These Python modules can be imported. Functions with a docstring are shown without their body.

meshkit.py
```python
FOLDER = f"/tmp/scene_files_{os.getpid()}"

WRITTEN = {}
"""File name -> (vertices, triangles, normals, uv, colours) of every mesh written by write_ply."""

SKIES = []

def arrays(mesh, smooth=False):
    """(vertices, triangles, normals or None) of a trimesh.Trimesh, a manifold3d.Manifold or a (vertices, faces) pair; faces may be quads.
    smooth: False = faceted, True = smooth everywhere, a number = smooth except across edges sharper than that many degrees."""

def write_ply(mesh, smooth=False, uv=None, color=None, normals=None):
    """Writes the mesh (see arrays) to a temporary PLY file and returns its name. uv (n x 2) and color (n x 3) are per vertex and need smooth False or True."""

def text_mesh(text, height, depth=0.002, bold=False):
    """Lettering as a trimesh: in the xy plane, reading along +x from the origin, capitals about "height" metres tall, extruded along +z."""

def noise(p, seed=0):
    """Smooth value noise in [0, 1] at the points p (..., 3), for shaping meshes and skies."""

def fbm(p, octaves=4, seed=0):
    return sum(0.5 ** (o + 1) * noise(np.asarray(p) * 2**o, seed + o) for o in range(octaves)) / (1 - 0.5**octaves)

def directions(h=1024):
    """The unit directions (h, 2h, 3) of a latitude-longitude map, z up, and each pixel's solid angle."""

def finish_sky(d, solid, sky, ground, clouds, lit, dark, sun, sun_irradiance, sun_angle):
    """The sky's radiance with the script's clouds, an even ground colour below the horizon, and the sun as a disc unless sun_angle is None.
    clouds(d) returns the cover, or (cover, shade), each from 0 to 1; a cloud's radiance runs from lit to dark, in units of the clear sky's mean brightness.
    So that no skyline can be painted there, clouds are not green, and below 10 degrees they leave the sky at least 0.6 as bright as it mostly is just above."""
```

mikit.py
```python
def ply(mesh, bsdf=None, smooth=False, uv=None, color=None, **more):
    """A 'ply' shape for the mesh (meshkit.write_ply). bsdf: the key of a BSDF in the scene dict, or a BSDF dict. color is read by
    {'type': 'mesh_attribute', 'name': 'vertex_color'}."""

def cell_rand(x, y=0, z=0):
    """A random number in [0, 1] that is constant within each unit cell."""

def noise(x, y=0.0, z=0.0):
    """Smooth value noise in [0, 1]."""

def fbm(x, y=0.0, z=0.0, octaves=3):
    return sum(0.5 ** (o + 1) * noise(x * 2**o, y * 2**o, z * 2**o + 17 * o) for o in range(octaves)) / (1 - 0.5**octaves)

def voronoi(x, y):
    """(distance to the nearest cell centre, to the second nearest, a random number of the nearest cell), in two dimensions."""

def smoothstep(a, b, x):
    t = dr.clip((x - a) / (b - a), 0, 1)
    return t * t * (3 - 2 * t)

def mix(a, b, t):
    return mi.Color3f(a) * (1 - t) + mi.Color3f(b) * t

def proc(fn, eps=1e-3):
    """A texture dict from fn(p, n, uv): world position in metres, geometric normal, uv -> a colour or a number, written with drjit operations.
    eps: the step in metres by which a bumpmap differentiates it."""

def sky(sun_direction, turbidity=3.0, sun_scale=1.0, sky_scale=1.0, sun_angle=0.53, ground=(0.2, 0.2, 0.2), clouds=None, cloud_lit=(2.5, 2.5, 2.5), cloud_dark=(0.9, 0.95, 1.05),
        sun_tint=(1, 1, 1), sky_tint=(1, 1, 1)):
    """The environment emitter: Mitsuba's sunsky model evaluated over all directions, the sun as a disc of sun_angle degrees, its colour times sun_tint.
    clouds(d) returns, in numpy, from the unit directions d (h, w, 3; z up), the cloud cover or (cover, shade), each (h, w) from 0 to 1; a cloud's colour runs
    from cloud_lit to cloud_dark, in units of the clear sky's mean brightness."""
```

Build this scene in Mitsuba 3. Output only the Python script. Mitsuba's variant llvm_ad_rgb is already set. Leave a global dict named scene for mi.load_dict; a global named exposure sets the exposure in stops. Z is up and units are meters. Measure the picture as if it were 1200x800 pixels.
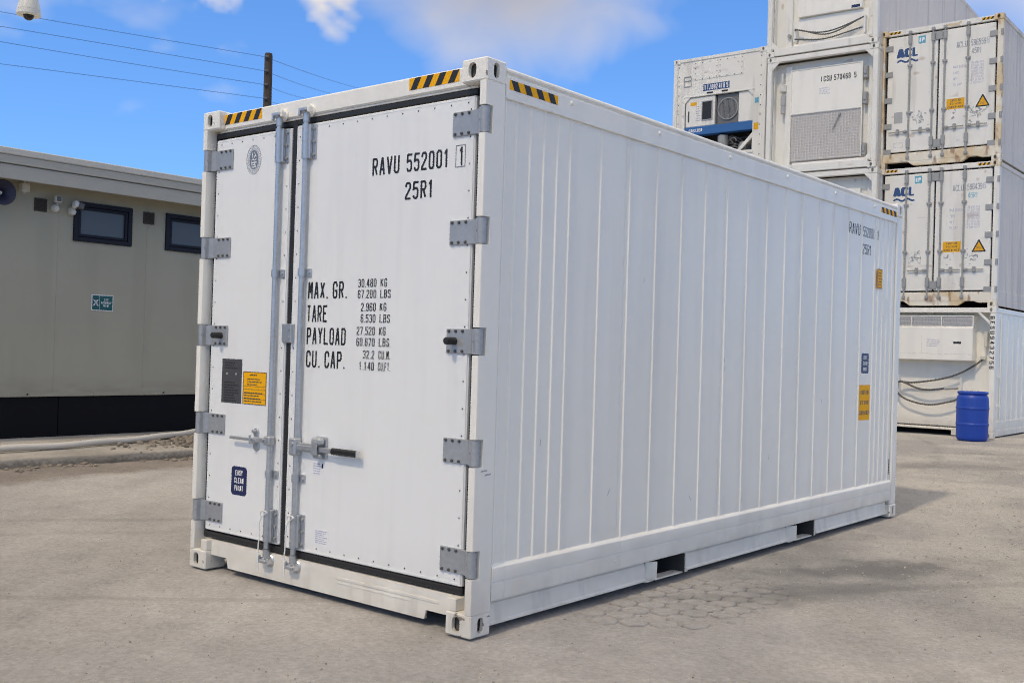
import math, random
import numpy as np
import trimesh, mitsuba as mi, mikit, meshkit
import drjit as dr
import manifold3d as m3
from shapely.geometry import Polygon, LineString, Point, box as sbox
from shapely.ops import unary_union
from shapely import affinity
from mikit import proc, noise, fbm, smoothstep, mix, cell_rand

random.seed(7)
rng = np.random.default_rng(11)
T = mi.ScalarTransform4f
scene, labels = {}, {}

# ------------------------------------------------------------------ camera, sky, exposure
CAM = np.array([-3.98433, -3.48947, 1.46042])
YAW, PITCH, ROLL, FPX = 0.68762, 0.00798, 0.030046, 1233.37
_f = np.array([math.cos(PITCH) * math.cos(YAW), math.cos(PITCH) * math.sin(YAW), math.sin(PITCH)])
_r = np.cross(_f, [0, 0, 1]); _r /= np.linalg.norm(_r); _u = np.cross(_r, _f)
_up = -math.sin(ROLL) * _r + math.cos(ROLL) * _u
scene['camera'] = {'type': 'perspective', 'fov': math.degrees(2 * math.atan(600 / FPX)), 'fov_axis': 'x', 'near_clip': 0.05, 'far_clip': 3000.0,
                   'to_world': T().look_at(origin=CAM.tolist(), target=(CAM + _f).tolist(), up=_up.tolist())}
SUN = np.array([-2.40, -0.15, 2.94])


def cloud_fn(d):
    """Thin summer cloud: a few soft drifting banks and wisps, plus added cover out of view, by direction."""
    az = np.degrees(np.arctan2(d[..., 1], d[..., 0])); el = np.degrees(np.arcsin(np.clip(d[..., 2], -1, 1)))
    q = d / np.maximum(d[..., 2:3] + 0.25, 0.05)
    wisp = meshkit.fbm(q * np.array([3.2, 3.2, 1.0]), 6, 3)
    soft = meshkit.fbm(q * np.array([1.5, 1.5, 1.0]) + 5, 5, 9)
    w3 = np.stack([meshkit.fbm(d * 9 + 3.3, 3, 51), meshkit.fbm(d * 9 + 7.7, 3, 52), meshkit.fbm(d * 9 + 1.1, 3, 53)], -1) - 0.5
    puff = np.clip((meshkit.fbm((d + 0.10 * w3) * np.array([24, 24, 34.0]) + np.array([0, 0, 31.0]), 6, 21) - 0.5) * 2.2 + 0.5, 0, 1)

    def bank(a, e, sa, se):
        return np.exp(-((az - a) / sa) ** 2 - ((el - e) / se) ** 2)
    c = np.clip((wisp - 0.62) * 2.0, 0, 0.25)
    c = np.maximum(c, 0.90 * np.clip(bank(40.5, 19.4, 9.2, 5.6) * 1.5 - 0.75 * (1 - soft) - 0.25 * (1 - puff) - 0.02, 0, 0.9))
    for a, e, sa, se, k in ((50.0, 18.2, 1.7, 2.2, 0.85), (49.0, 16.6, 1.6, 1.0, 0.6), (54.5, 20.0, 5.5, 2.8, 0.9), (58.5, 19.8, 4.5, 1.8, 0.7), (46.0, 21.0, 3.5, 1.6, 0.7), (80, 24, 12, 4, 0.8), (10, 30, 14, 6, 0.8), (-40, 26, 16, 6, 0.8)):
        c = np.maximum(c, k * np.clip((bank(a, e, sa, se) * 1.0 - 0.95 * (1 - puff)) * 1.4 + 0.38 * bank(a, e, sa, se) * (0.35 + 0.65 * puff), 0, 1))
    shade = np.clip(0.12 + bank(40.5, 20.2, 8.4, 5.0) * 0.95, 0, 1)
    # unseen cloud cover added over the rest of the sky to whiten ambient light
    g = d / np.maximum(d[..., 2:3] + 0.35, 0.05)
    e = np.clip((meshkit.fbm(g * np.array([2.3, 2.3, 1.0]) + 1583.6, 5, 31) - 0.33) * 4, 0, 0.8) * np.clip((el - 11) / 13, 0, 1)
    return np.clip(np.maximum(c, e), 0, 0.92), np.where(e > c, 0.2, shade)


scene['sky_light'] = mikit.sky(SUN, turbidity=2.6, sun_scale=0.245, sky_scale=1.0, sun_angle=3.0, ground=(0.36, 0.33, 0.30), clouds=cloud_fn,
                               cloud_lit=(3.40, 2.95, 2.22), cloud_dark=(1.36, 1.27, 1.24), sky_tint=(0.50, 0.76, 1.08), sun_tint=(0.97, 0.97, 0.94))
exposure = 2.15


# ------------------------------------------------------------------ materials
def flat(name, rgb, rough=0.6, metallic=0.0, spec=0.5):
    scene[name] = {'type': 'twosided', 'bsdf': {'type': 'principled', 'base_color': {'type': 'rgb', 'value': list(rgb)}, 'roughness': rough, 'metallic': metallic, 'specular': spec}}


def rich(name, fn, rough=0.6, metallic=0.0, spec=0.5, bump=None, scale=1.0, eps=2e-3):
    b = {'type': 'principled', 'base_color': proc(fn), 'roughness': rough, 'metallic': metallic, 'specular': spec}
    if bump is not None:
        b = {'type': 'bumpmap', 'arbitrary': proc(bump, eps), 'scale': scale, 'bsdf': b}
    scene[name] = {'type': 'twosided', 'bsdf': b}


def f_new_paint(p, n, uv):
    a = fbm(p.x * 1.3, p.y * 1.3, p.z * 0.7, octaves=3)
    s = fbm(p.x * 9 + 3, p.y * 9, p.z * 0.6, octaves=3)
    d = smoothstep(0.55, 0.05, p.z) * fbm(p.x * 5, p.y * 5, p.z * 6, octaves=3)
    c = mix((0.840, 0.815, 0.735), (0.795, 0.770, 0.70), a)
    c = c * (1 - 0.055 * smoothstep(0.45, 0.8, s)) * (1 - 0.035 * smoothstep(0.60, 0.72, fbm(p.x * 3.1, 5.0, p.z * 0.16, octaves=3)))
    c = mix(c, (0.46, 0.41, 0.34), 0.55 * d)
    return mix(c, (0.45, 0.42, 0.37), 0.35 * smoothstep(0.30, 0.06, p.z) * smoothstep(0.45, 0.75, fbm(p.x * 16, p.y * 16, p.z * 2.0, octaves=3)))


def f_door_paint(p, n, uv):
    a = fbm(p.x * 1.1, p.y * 1.1 + 4, p.z * 0.9, octaves=3)
    s = fbm(p.x * 9 + 3, p.y * 14, p.z * 0.8, octaves=3)
    d = smoothstep(0.5, 0.05, p.z) * fbm(p.x * 5, p.y * 5, p.z * 6, octaves=3)
    c = mix((0.790, 0.795, 0.775), (0.75, 0.755, 0.745), a)
    c = c * (1 - 0.04 * smoothstep(0.45, 0.8, s))
    return mix(c, (0.50, 0.46, 0.40), 0.25 * d)


def f_chipped(p, n, uv):
    c = f_new_paint(p, n, uv)
    k = fbm(p.x * 21, p.y * 21, p.z * 21, octaves=4)
    return mix(c, (0.10, 0.075, 0.055), 0.8 * smoothstep(0.745, 0.785, k))


def f_old_paint(p, n, uv):
    a = fbm(p.x * 2, p.y * 2, p.z * 0.8, octaves=3)
    st = fbm(p.x * 9, p.y * 9, p.z * 0.7, octaves=3)
    c = mix((0.78, 0.765, 0.71), (0.70, 0.685, 0.63), a)
    c = mix(c, (0.42, 0.38, 0.32), 0.30 * smoothstep(0.56, 0.80, st))
    sp = noise(p.x * 7, p.y * 7, p.z * 7)
    return mix(c, (0.33, 0.20, 0.11), 0.40 * smoothstep(0.85, 0.95, sp))


def f_frame_rust(p, n, uv):
    a = fbm(p.x * 3, p.y * 3, p.z * 3, octaves=4)
    b = fbm(p.x * 11, p.y * 11, p.z * 4 + 7, octaves=3)
    c = mix((0.72, 0.68, 0.58), (0.62, 0.50, 0.32), smoothstep(0.35, 0.65, a))
    return mix(c, (0.26, 0.13, 0.07), 0.75 * smoothstep(0.55, 0.78, b))


def f_galv(p, n, uv):
    a = fbm(p.x * 60, p.y * 60, p.z * 60, octaves=2)
    b = fbm(p.x * 6, p.y * 6, p.z * 4, octaves=3)
    return mix((0.60, 0.62, 0.64), (0.36, 0.375, 0.39), 0.45 * a + 0.55 * b)


def f_wall(p, n, uv):
    a = fbm(p.x * 0.6, p.y * 0.6, p.z * 0.6, octaves=4)
    s = fbm(p.x * 5, 1.0, p.z * 0.4, octaves=3)
    c = mix((0.430, 0.410, 0.322), (0.355, 0.340, 0.272), a)
    c = c * (1 - 0.06 * smoothstep(0.5, 0.8, s))
    low = smoothstep(1.05, 0.72, p.z)
    return mix(c, (0.24, 0.20, 0.15), 0.5 * low * fbm(p.x * 4, 2.0, p.z * 14, octaves=3))


def f_ground(p, n, uv):
    big = fbm(p.x * 0.55 + 2, p.y * 0.55, 0, octaves=4)
    # wheel sweeps: tone bands that curve across the yard
    w = p.x * 0.55 - p.y * 0.83 + 1.2 * noise(p.x * 0.16, p.y * 0.16, 3)
    band = fbm(w * 2.6, (p.x * 0.83 + p.y * 0.55) * 0.20, 5, octaves=4)
    mid = fbm(p.x * 5, p.y * 5, 1, octaves=4)
    fine = fbm(p.x * 48, p.y * 48, 2, octaves=3)
    grit = noise(p.x * 150, p.y * 150, 9)
    c = mix((0.333, 0.315, 0.296), (0.280, 0.268, 0.256), smoothstep(0.3, 0.7, big))
    c = c * (0.86 + 0.28 * band)
    c = c * (0.90 + 0.20 * mid)
    # the barer, greyer asphalt beyond the container, with yellow grit
    right = smoothstep(1.4, 3.0, p.x + 0.3 * mid) * smoothstep(1.5, -0.6, p.y * 0.6 + 0.5)
    right = dr.maximum(right, smoothstep(5.5, 7.5, p.x + 0.8 * mid))
    g2 = mix((0.320, 0.305, 0.276), (0.228, 0.221, 0.210), smoothstep(0.35, 0.65, fbm(p.x * 1.1, p.y * 1.1, 8, octaves=4)))
    c = mix(c, g2, 0.75 * right)

    def stain(x, y, a, b, t):
        ca, sa = math.cos(t), math.sin(t)
        u = ((p.x - x) * ca + (p.y - y) * sa) / a
        v = ((p.y - y) * ca - (p.x - x) * sa) / b
        return smoothstep(1.25, 0.15, dr.sqrt(u * u + v * v) + 1.1 * (mid - 0.5) + 0.5 * (big - 0.5))
    # faint tyre sweeps through the dust
    for k, (y0, sl, cv, wd) in enumerate(((3.9, -0.62, 0.035, 0.11), (4.55, -0.66, 0.035, 0.10), (1.2, -0.95, 0.05, 0.10), (-3.6, 0.42, -0.05, 0.12))):
        o = p.y - (y0 + sl * p.x + cv * p.x * p.x) + 0.10 * (big - 0.5)
        tr_ = smoothstep(wd, 0.35 * wd, dr.abs(o)) * smoothstep(0.30, 0.62, fbm(p.x * 1.4 + 9 * k, p.y * 1.4, 3, octaves=3))
        c = c * (1 - 0.13 * tr_ * (0.6 + 0.8 * fine))
    s = dr.maximum(0.95 * stain(3.35, -0.75, 1.25, 0.42, -0.62), 0.72 * stain(2.40, -0.80, 1.00, 0.33, -0.5))
    s = dr.maximum(s, 0.4 * stain(3.5, -0.25, 1.6, 0.35, 0.1))
    s = dr.maximum(s, 0.55 * stain(11.5, 1.2, 2.2, 0.5, -0.85))
    s = dr.maximum(s, 0.5 * stain(14.3, 1.3, 1.6, 0.35, -0.9))
    c = mix(c, (0.135, 0.132, 0.130), s * (0.62 + 0.6 * fine))
    # dirt gathered against the pavement edge
    edge = smoothstep(6.10, 6.40, p.y + 0.35 * (mid - 0.5) + 0.4 * (big - 0.5)) * smoothstep(9.5, 7.0, p.x)
    c = mix(c, mix((0.215, 0.185, 0.165), (0.145, 0.130, 0.112), mid), 0.9 * edge)
    c = c * (0.80 + 0.40 * fine)
    c = c * (1 - (0.16 + 0.26 * right) * smoothstep(0.80, 0.93, grit))
    return c * (1 + 0.25 * smoothstep(0.86, 0.96, noise(p.x * 120 + 40, p.y * 120, 4)))


def b_ground(p, n, uv):
    return 0.0030 * fbm(p.x * 40, p.y * 40, 2, octaves=3) + 0.0025 * smoothstep(0.7, 0.95, noise(p.x * 110, p.y * 110, 9)) + 0.005 * fbm(p.x * 9, p.y * 9, 4, octaves=3)


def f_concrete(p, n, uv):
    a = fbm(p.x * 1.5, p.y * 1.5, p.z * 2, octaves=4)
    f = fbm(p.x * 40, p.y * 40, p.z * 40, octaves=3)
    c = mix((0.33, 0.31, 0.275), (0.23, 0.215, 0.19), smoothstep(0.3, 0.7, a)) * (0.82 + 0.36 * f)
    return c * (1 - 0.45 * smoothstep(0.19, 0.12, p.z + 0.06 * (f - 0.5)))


def f_wood(p, n, uv):
    g = fbm(p.x * 14, p.y * 14, p.z * 0.8, octaves=4)
    return mix((0.12, 0.10, 0.085), (0.055, 0.046, 0.040), g)


def f_panel_side(p, n, uv):
    a = fbm(p.x * 0.9, p.y * 0.9, p.z * 0.5, octaves=4)
    st = fbm(p.x * 7, p.y * 7, p.z * 0.35, octaves=4)
    c = mix((0.68, 0.635, 0.57), (0.575, 0.535, 0.49), a)
    return mix(c, (0.36, 0.33, 0.30), 0.45 * smoothstep(0.52, 0.78, st))


rich('white_paint', f_new_paint, 0.34, bump=lambda p, n, uv: 0.004 * fbm(p.x * 2.2, p.y * 2.2, p.z * 1.1, octaves=3) + 0.0002 * noise(p.x * 90, p.y * 90, p.z * 90), eps=4e-3)
rich('door_paint', f_door_paint, 0.38, bump=lambda p, n, uv: 0.005 * fbm(p.x * 1.7, p.y * 1.7, p.z * 1.3, octaves=3), eps=4e-3)
rich('chipped_paint', f_chipped, 0.42)
rich('worn_white_paint', f_old_paint, 0.5)
rich('rusty_cream_paint', f_frame_rust, 0.7)
rich('galvanised_steel', f_galv, 0.36, metallic=0.7)
rich('hinge_steel', lambda p, n, uv: f_galv(p, n, uv) * 0.78, 0.45, metallic=0.4)
rich('wall_render', f_wall, 0.85, spec=0.2, bump=lambda p, n, uv: 0.0012 * fbm(p.x * 70, p.y * 70, p.z * 70, octaves=2))
rich('dusty_ground', f_ground, 0.95, spec=0.15, bump=b_ground, eps=3e-3)
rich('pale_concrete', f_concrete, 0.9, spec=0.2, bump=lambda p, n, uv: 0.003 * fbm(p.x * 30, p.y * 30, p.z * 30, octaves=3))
rich('weathered_wood', f_wood, 0.9, spec=0.1)
rich('grimy_side_paint', f_panel_side, 0.55)
flat('rubber', (0.016, 0.016, 0.017), 0.55)
flat('black_print', (0.012, 0.012, 0.013), 0.5)
flat('grey_print', (0.16, 0.19, 0.25), 0.6)
flat('faint_print', (0.36, 0.37, 0.50), 0.6)
flat('blue_print', (0.025, 0.07, 0.19), 0.5)
flat('teal_print', (0.12, 0.36, 0.48), 0.5)
flat('navy_sticker', (0.010, 0.020, 0.085), 0.35)
flat('white_print', (0.78, 0.78, 0.78), 0.45)
flat('amber_sticker', (0.88, 0.43, 0.005), 0.6, spec=0.2)
flat('old_amber_sticker', (0.74, 0.39, 0.02), 0.6, spec=0.2)
flat('dark_plate', (0.085, 0.085, 0.090), 0.45, 0.3)
flat('grey_plate', (0.40, 0.40, 0.39), 0.5, 0.2)
flat('dark_rivet', (0.10, 0.10, 0.10), 0.5, 0.4)
flat('worn_grey_steel', (0.33, 0.335, 0.33), 0.55, 0.3)
flat('plated_steel', (0.62, 0.63, 0.64), 0.3, 0.8)
flat('black_grip', (0.012, 0.012, 0.012), 0.4)
flat('white_plastic', (0.74, 0.74, 0.72), 0.35)
flat('cream_plastic', (0.60, 0.59, 0.53), 0.45)
flat('dark_lens', (0.008, 0.008, 0.010), 0.05)
flat('black_skirt', (0.005, 0.005, 0.007), 0.7, spec=0.2)
flat('fascia_paint', (0.40, 0.385, 0.335), 0.7)
flat('roof_edge_paint', (0.52, 0.50, 0.44), 0.6)
flat('frame_black', (0.007, 0.008, 0.016), 0.5, spec=0.3)
flat('vent_brown', (0.055, 0.045, 0.034), 0.6)
flat('dark_inside', (0.03, 0.035, 0.04), 0.9)
flat('blind_grey', (0.13, 0.135, 0.14), 0.8)
flat('horn_blue', (0.016, 0.018, 0.045), 0.5)
flat('sign_green', (0.004, 0.085, 0.085), 0.4)
flat('pipe_white', (0.60, 0.575, 0.51), 0.55)
flat('drum_blue', (0.012, 0.055, 0.36), 0.42)
flat('cable_grey', (0.10, 0.10, 0.095), 0.6)
flat('wire_black', (0.05, 0.05, 0.055), 0.6)
flat('casting_shade', (0.10, 0.095, 0.085), 0.9)  # shade inside the casting holes, put into a dark colour
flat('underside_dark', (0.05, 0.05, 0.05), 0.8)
flat('fan_grey', (0.16, 0.155, 0.145), 0.5, 0.3)
flat('grille_wire', (0.62, 0.60, 0.58), 0.5)
flat('mesh_back', (0.50, 0.48, 0.465), 0.8)
flat('machine_dark', (0.035, 0.035, 0.038), 0.6)
flat('unit_blue', (0.03, 0.12, 0.33), 0.4)
flat('pebble_brown', (0.24, 0.205, 0.165), 0.9)
flat('pebble_dark', (0.11, 0.10, 0.085), 0.9)
flat('pebble_pale', (0.46, 0.42, 0.36), 0.9)
flat('weed_green', (0.09, 0.12, 0.03), 0.8)
flat('frosted_glass', (0.085, 0.095, 0.105), 0.3)


# ------------------------------------------------------------------ helpers
def key_for(name):
    if name not in scene and name not in labels:
        return name
    k = 1
    while f'{name}_{k:03d}' in scene or f'{name}_{k:03d}' in labels:
        k += 1
    return f'{name}_{k:03d}'


def put(name, mesh, mat, parent=None, smooth=False, label=None, kind=None, cat=None, group=None):
    if isinstance(mesh, list):
        mesh = trimesh.util.concatenate(mesh)
    if name == 'print':
        kind = 'stuff'
    k = key_for((parent + '__' if parent else '') + name)
    scene[k] = mikit.ply(mesh, mat, smooth)
    info = {a: b for a, b in (('label', label), ('kind', kind), ('category', cat), ('group', group)) if b}
    if info:
        labels[k] = info
    return k


def puts(name, meshes, mat, parent=None, **more):
    """Alike pieces, an entry each."""
    return [put(name, m, mat, parent, **more) for m in meshes]


def thing(name, label, cat, group=None):
    k = key_for(name)
    labels[k] = {'label': label, 'category': cat}
    if group:
        labels[k]['group'] = group
    return k


def cb(x0, x1, y0, y1, z0, z1, b=0.003):
    """A box with chamfered edges."""
    x0, x1 = sorted((x0, x1)); y0, y1 = sorted((y0, y1)); z0, z1 = sorted((z0, z1))
    b = min(b, 0.3 * min(x1 - x0, y1 - y0, z1 - z0))
    if b <= 0:
        return trimesh.creation.box(bounds=[[x0, y0, z0], [x1, y1, z1]])
    pts = []
    for sx, X in ((1, x0), (-1, x1)):
        for sy, Y in ((1, y0), (-1, y1)):
            for sz, Z in ((1, z0), (-1, z1)):
                pts += [(X, Y + sy * b, Z + sz * b), (X + sx * b, Y, Z + sz * b), (X + sx * b, Y + sy * b, Z)]
    return trimesh.convex.convex_hull(np.array(pts))


def bx(x0, x1, y0, y1, z0, z1):
    return cb(x0, x1, y0, y1, z0, z1, 0)


def cyl(p0, p1, r, n=16, r2=None):
    p0, p1 = np.asarray(p0, float), np.asarray(p1, float)
    d = p1 - p0; L = np.linalg.norm(d)
    r2 = r if r2 is None else r2
    m = trimesh.creation.revolve([[0, 0], [r, 0], [r2, L], [0, L]], sections=n)
    m.apply_transform(trimesh.geometry.align_vectors([0, 0, 1], d / L))
    m.apply_translation(p0)
    return m


def lathe(profile, c=(0, 0, 0), axis=(0, 0, 1), n=32):
    m = trimesh.creation.revolve(profile, sections=n)
    m.apply_transform(trimesh.geometry.align_vectors([0, 0, 1], np.asarray(axis, float) / np.linalg.norm(axis)))
    m.apply_translation(c)
    return m


def tube(pts, r, n=8):
    pts = np.asarray(pts, float)
    t = np.gradient(pts, axis=0); t /= np.linalg.norm(t, axis=1, keepdims=True)
    ref = np.array([0, 0, 1.0]) if abs(t[0][2]) < 0.8 else np.array([1.0, 0, 0])
    rings, prev = [], None
    for p, d in zip(pts, t):
        a = np.cross(d, ref) if prev is None else prev - d * (prev @ d)
        a /= np.linalg.norm(a); prev = a
        b = np.cross(d, a)
        ang = np.arange(n) * 2 * np.pi / n
        rings.append(p + r * (np.cos(ang)[:, None] * a + np.sin(ang)[:, None] * b))
    v = np.vstack(rings); m = len(pts)
    f = []
    for i in range(m - 1):
        for j in range(n):
            a, b2 = i * n + j, i * n + (j + 1) % n
            f += [[a, b2, b2 + n], [a, b2 + n, a + n]]
    v = np.vstack([v, pts[0], pts[-1]])
    for j in range(n):
        f.append([m * n, (j + 1) % n, j])
        f.append([m * n + 1, (m - 1) * n + j, (m - 1) * n + (j + 1) % n])
    return trimesh.Trimesh(v, f, process=False)


def spline(ctrl, n=40):
    from scipy.interpolate import CubicSpline
    ctrl = np.asarray(ctrl, float)
    s = np.concatenate([[0], np.cumsum(np.linalg.norm(np.diff(ctrl, axis=0), axis=1))])
    return CubicSpline(s, ctrl)(np.linspace(0, s[-1], n))


def polys(g):
    return [q for q in getattr(g, 'geoms', [g]) if q.geom_type == 'Polygon' and not q.is_empty and q.area > 1e-9]


def extr(shape, h):
    ms = [trimesh.creation.extrude_polygon(q, h, engine='earcut') for q in polys(shape)]
    return trimesh.util.concatenate(ms)


def basis(m, o, u, v):
    """Mesh in (u right, v up, w out) laid at o with these world directions."""
    u, v = np.asarray(u, float), np.asarray(v, float)
    M = np.eye(4); M[:3, 0] = u; M[:3, 1] = v; M[:3, 2] = np.cross(u, v); M[:3, 3] = o
    m = m.copy(); m.apply_transform(M)
    return m


def prism_z(poly, z0, z1):
    m = extr(Polygon(poly), z1 - z0); m.apply_translation([0, 0, z0]); return m


def prism_x(poly_yz, x0, x1):
    return basis(extr(Polygon(poly_yz), x1 - x0), (x0, 0, 0), (0, 1, 0), (0, 0, 1))


def cut(a, *bs):
    def M(t):
        t = t.copy(); t.merge_vertices()
        return m3.Manifold(m3.Mesh(np.asarray(t.vertices, np.float32), np.asarray(t.faces, np.uint32)))
    r = M(a)
    for b in bs:
        r = r - M(b)
    k = r.to_mesh()
    return trimesh.Trimesh(k.vert_properties[:, :3], k.tri_verts, process=False)


FONT = {k: [[tuple(map(float, p.split(','))) for p in s.split()] for s in v.split('|')] for k, v in {
    'A': '0,0 1.7,8 2.3,8 4,0|0.6,2.4 3.4,2.4', 'B': '0,0 0,8 3,8 3.8,7.2 3.8,5 3,4.2 0,4.2|3,4.2 4,3.2 4,1 3,0 0,0', 'C': '4,6 4,7 3,8 1,8 0,7 0,1 1,0 3,0 4,1 4,2',
    'c': '4,6.9 3,8 1,8 0,7 0,1 1,0 3,0 4,1.1', 'D': '0,0 0,8 3,8 4,7 4,1 3,0 0,0', 'E': '4,8 0,8 0,0 4,0|0,4.2 3.2,4.2', 'F': '4,8 0,8 0,0|0,4.2 3.2,4.2', 'G': '4,6 4,7 3,8 1,8 0,7 0,1 1,0 3,0 4,1 4,3.6 2.4,3.6',
    'H': '0,0 0,8|4,0 4,8|0,4.2 4,4.2', 'I': '2,0 2,8', 'J': '4,8 4,1 3,0 1,0 0,1 0,2', 'K': '0,0 0,8|4,8 0,3.6|1.2,4.8 4,0', 'L': '0,8 0,0 4,0', 'M': '0,0 0,8 0.5,8 2,3 3.5,8 4,8 4,0',
    'N': '0,0 0,8 0.4,8 3.6,0 4,0 4,8', 'O': '0,1 0,7 1,8 3,8 4,7 4,1 3,0 1,0 0,1', 'P': '0,0 0,8 3,8 4,7 4,4.8 3,3.8 0,3.8', 'Q': '0,1 0,7 1,8 3,8 4,7 4,1 3,0 1,0 0,1|2.4,1.8 4.2,-0.4',
    'R': '0,0 0,8 3,8 4,7 4,5 3,4 0,4|2,4 4,0', 'S': '4,6.4 4,7 3,8 1,8 0,7 0,5.4 1,4.5 3,3.6 4,2.7 4,1 3,0 1,0 0,1 0,1.6', 'T': '0,8 4,8|2,8 2,0', 'U': '0,8 0,1 1,0 3,0 4,1 4,8',
    'V': '0,8 1.8,0 2.2,0 4,8', 'W': '0,8 0.9,0 1.3,0 2,5 2.7,0 3.1,0 4,8', 'X': '0,0 4,8|0,8 4,0', 'Y': '0,8 2,4 4,8|2,4 2,0', 'Z': '0,8 4,8 0,0 4,0',
    '0': '0,1 0,7 1,8 3,8 4,7 4,1 3,0 1,0 0,1', '1': '1,6.6 2.2,8 2.2,0', '2': '0,6.4 0,7 1,8 3,8 4,7 4,5.4 0,1 0,0 4,0', '3': '0,7 1,8 3,8 4,7 4,5.2 3,4.3 1.6,4.3|3,4.3 4,3.4 4,1 3,0 1,0 0,1',
    '4': '3,0 3,8 2.6,8 0,2.6 0,2.2 4,2.2', '5': '4,8 0.3,8 0,4.4 1,5 3,5 4,4 4,1 3,0 1,0 0,1', '6': '4,6.6 4,7 3,8 1,8 0,7 0,1 1,0 3,0 4,1 4,3.6 3,4.6 1,4.6 0,3.8', '7': '0,8 4,8 1.4,0',
    '8': '1,4.3 0,5.1 0,7 1,8 3,8 4,7 4,5.1 3,4.3 1,4.3 0,3.4 0,1 1,0 3,0 4,1 4,3.4 3,4.3', '9': '0,1.4 0,1 1,0 3,0 4,1 4,7 3,8 1,8 0,7 0,4.6 1,3.6 3,3.6 4,4.4', '.': '0.4,0 0.5,0', "'": '1,8 1,6.4', '"': '0.6,8 0.6,6.4|2,8 2,6.4',
    '-': '0.6,4 3.4,4'}.items()}
NARROW = {'.': 0.32, "'": 0.5, '"': 0.7, 'I': 1.0}


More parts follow.
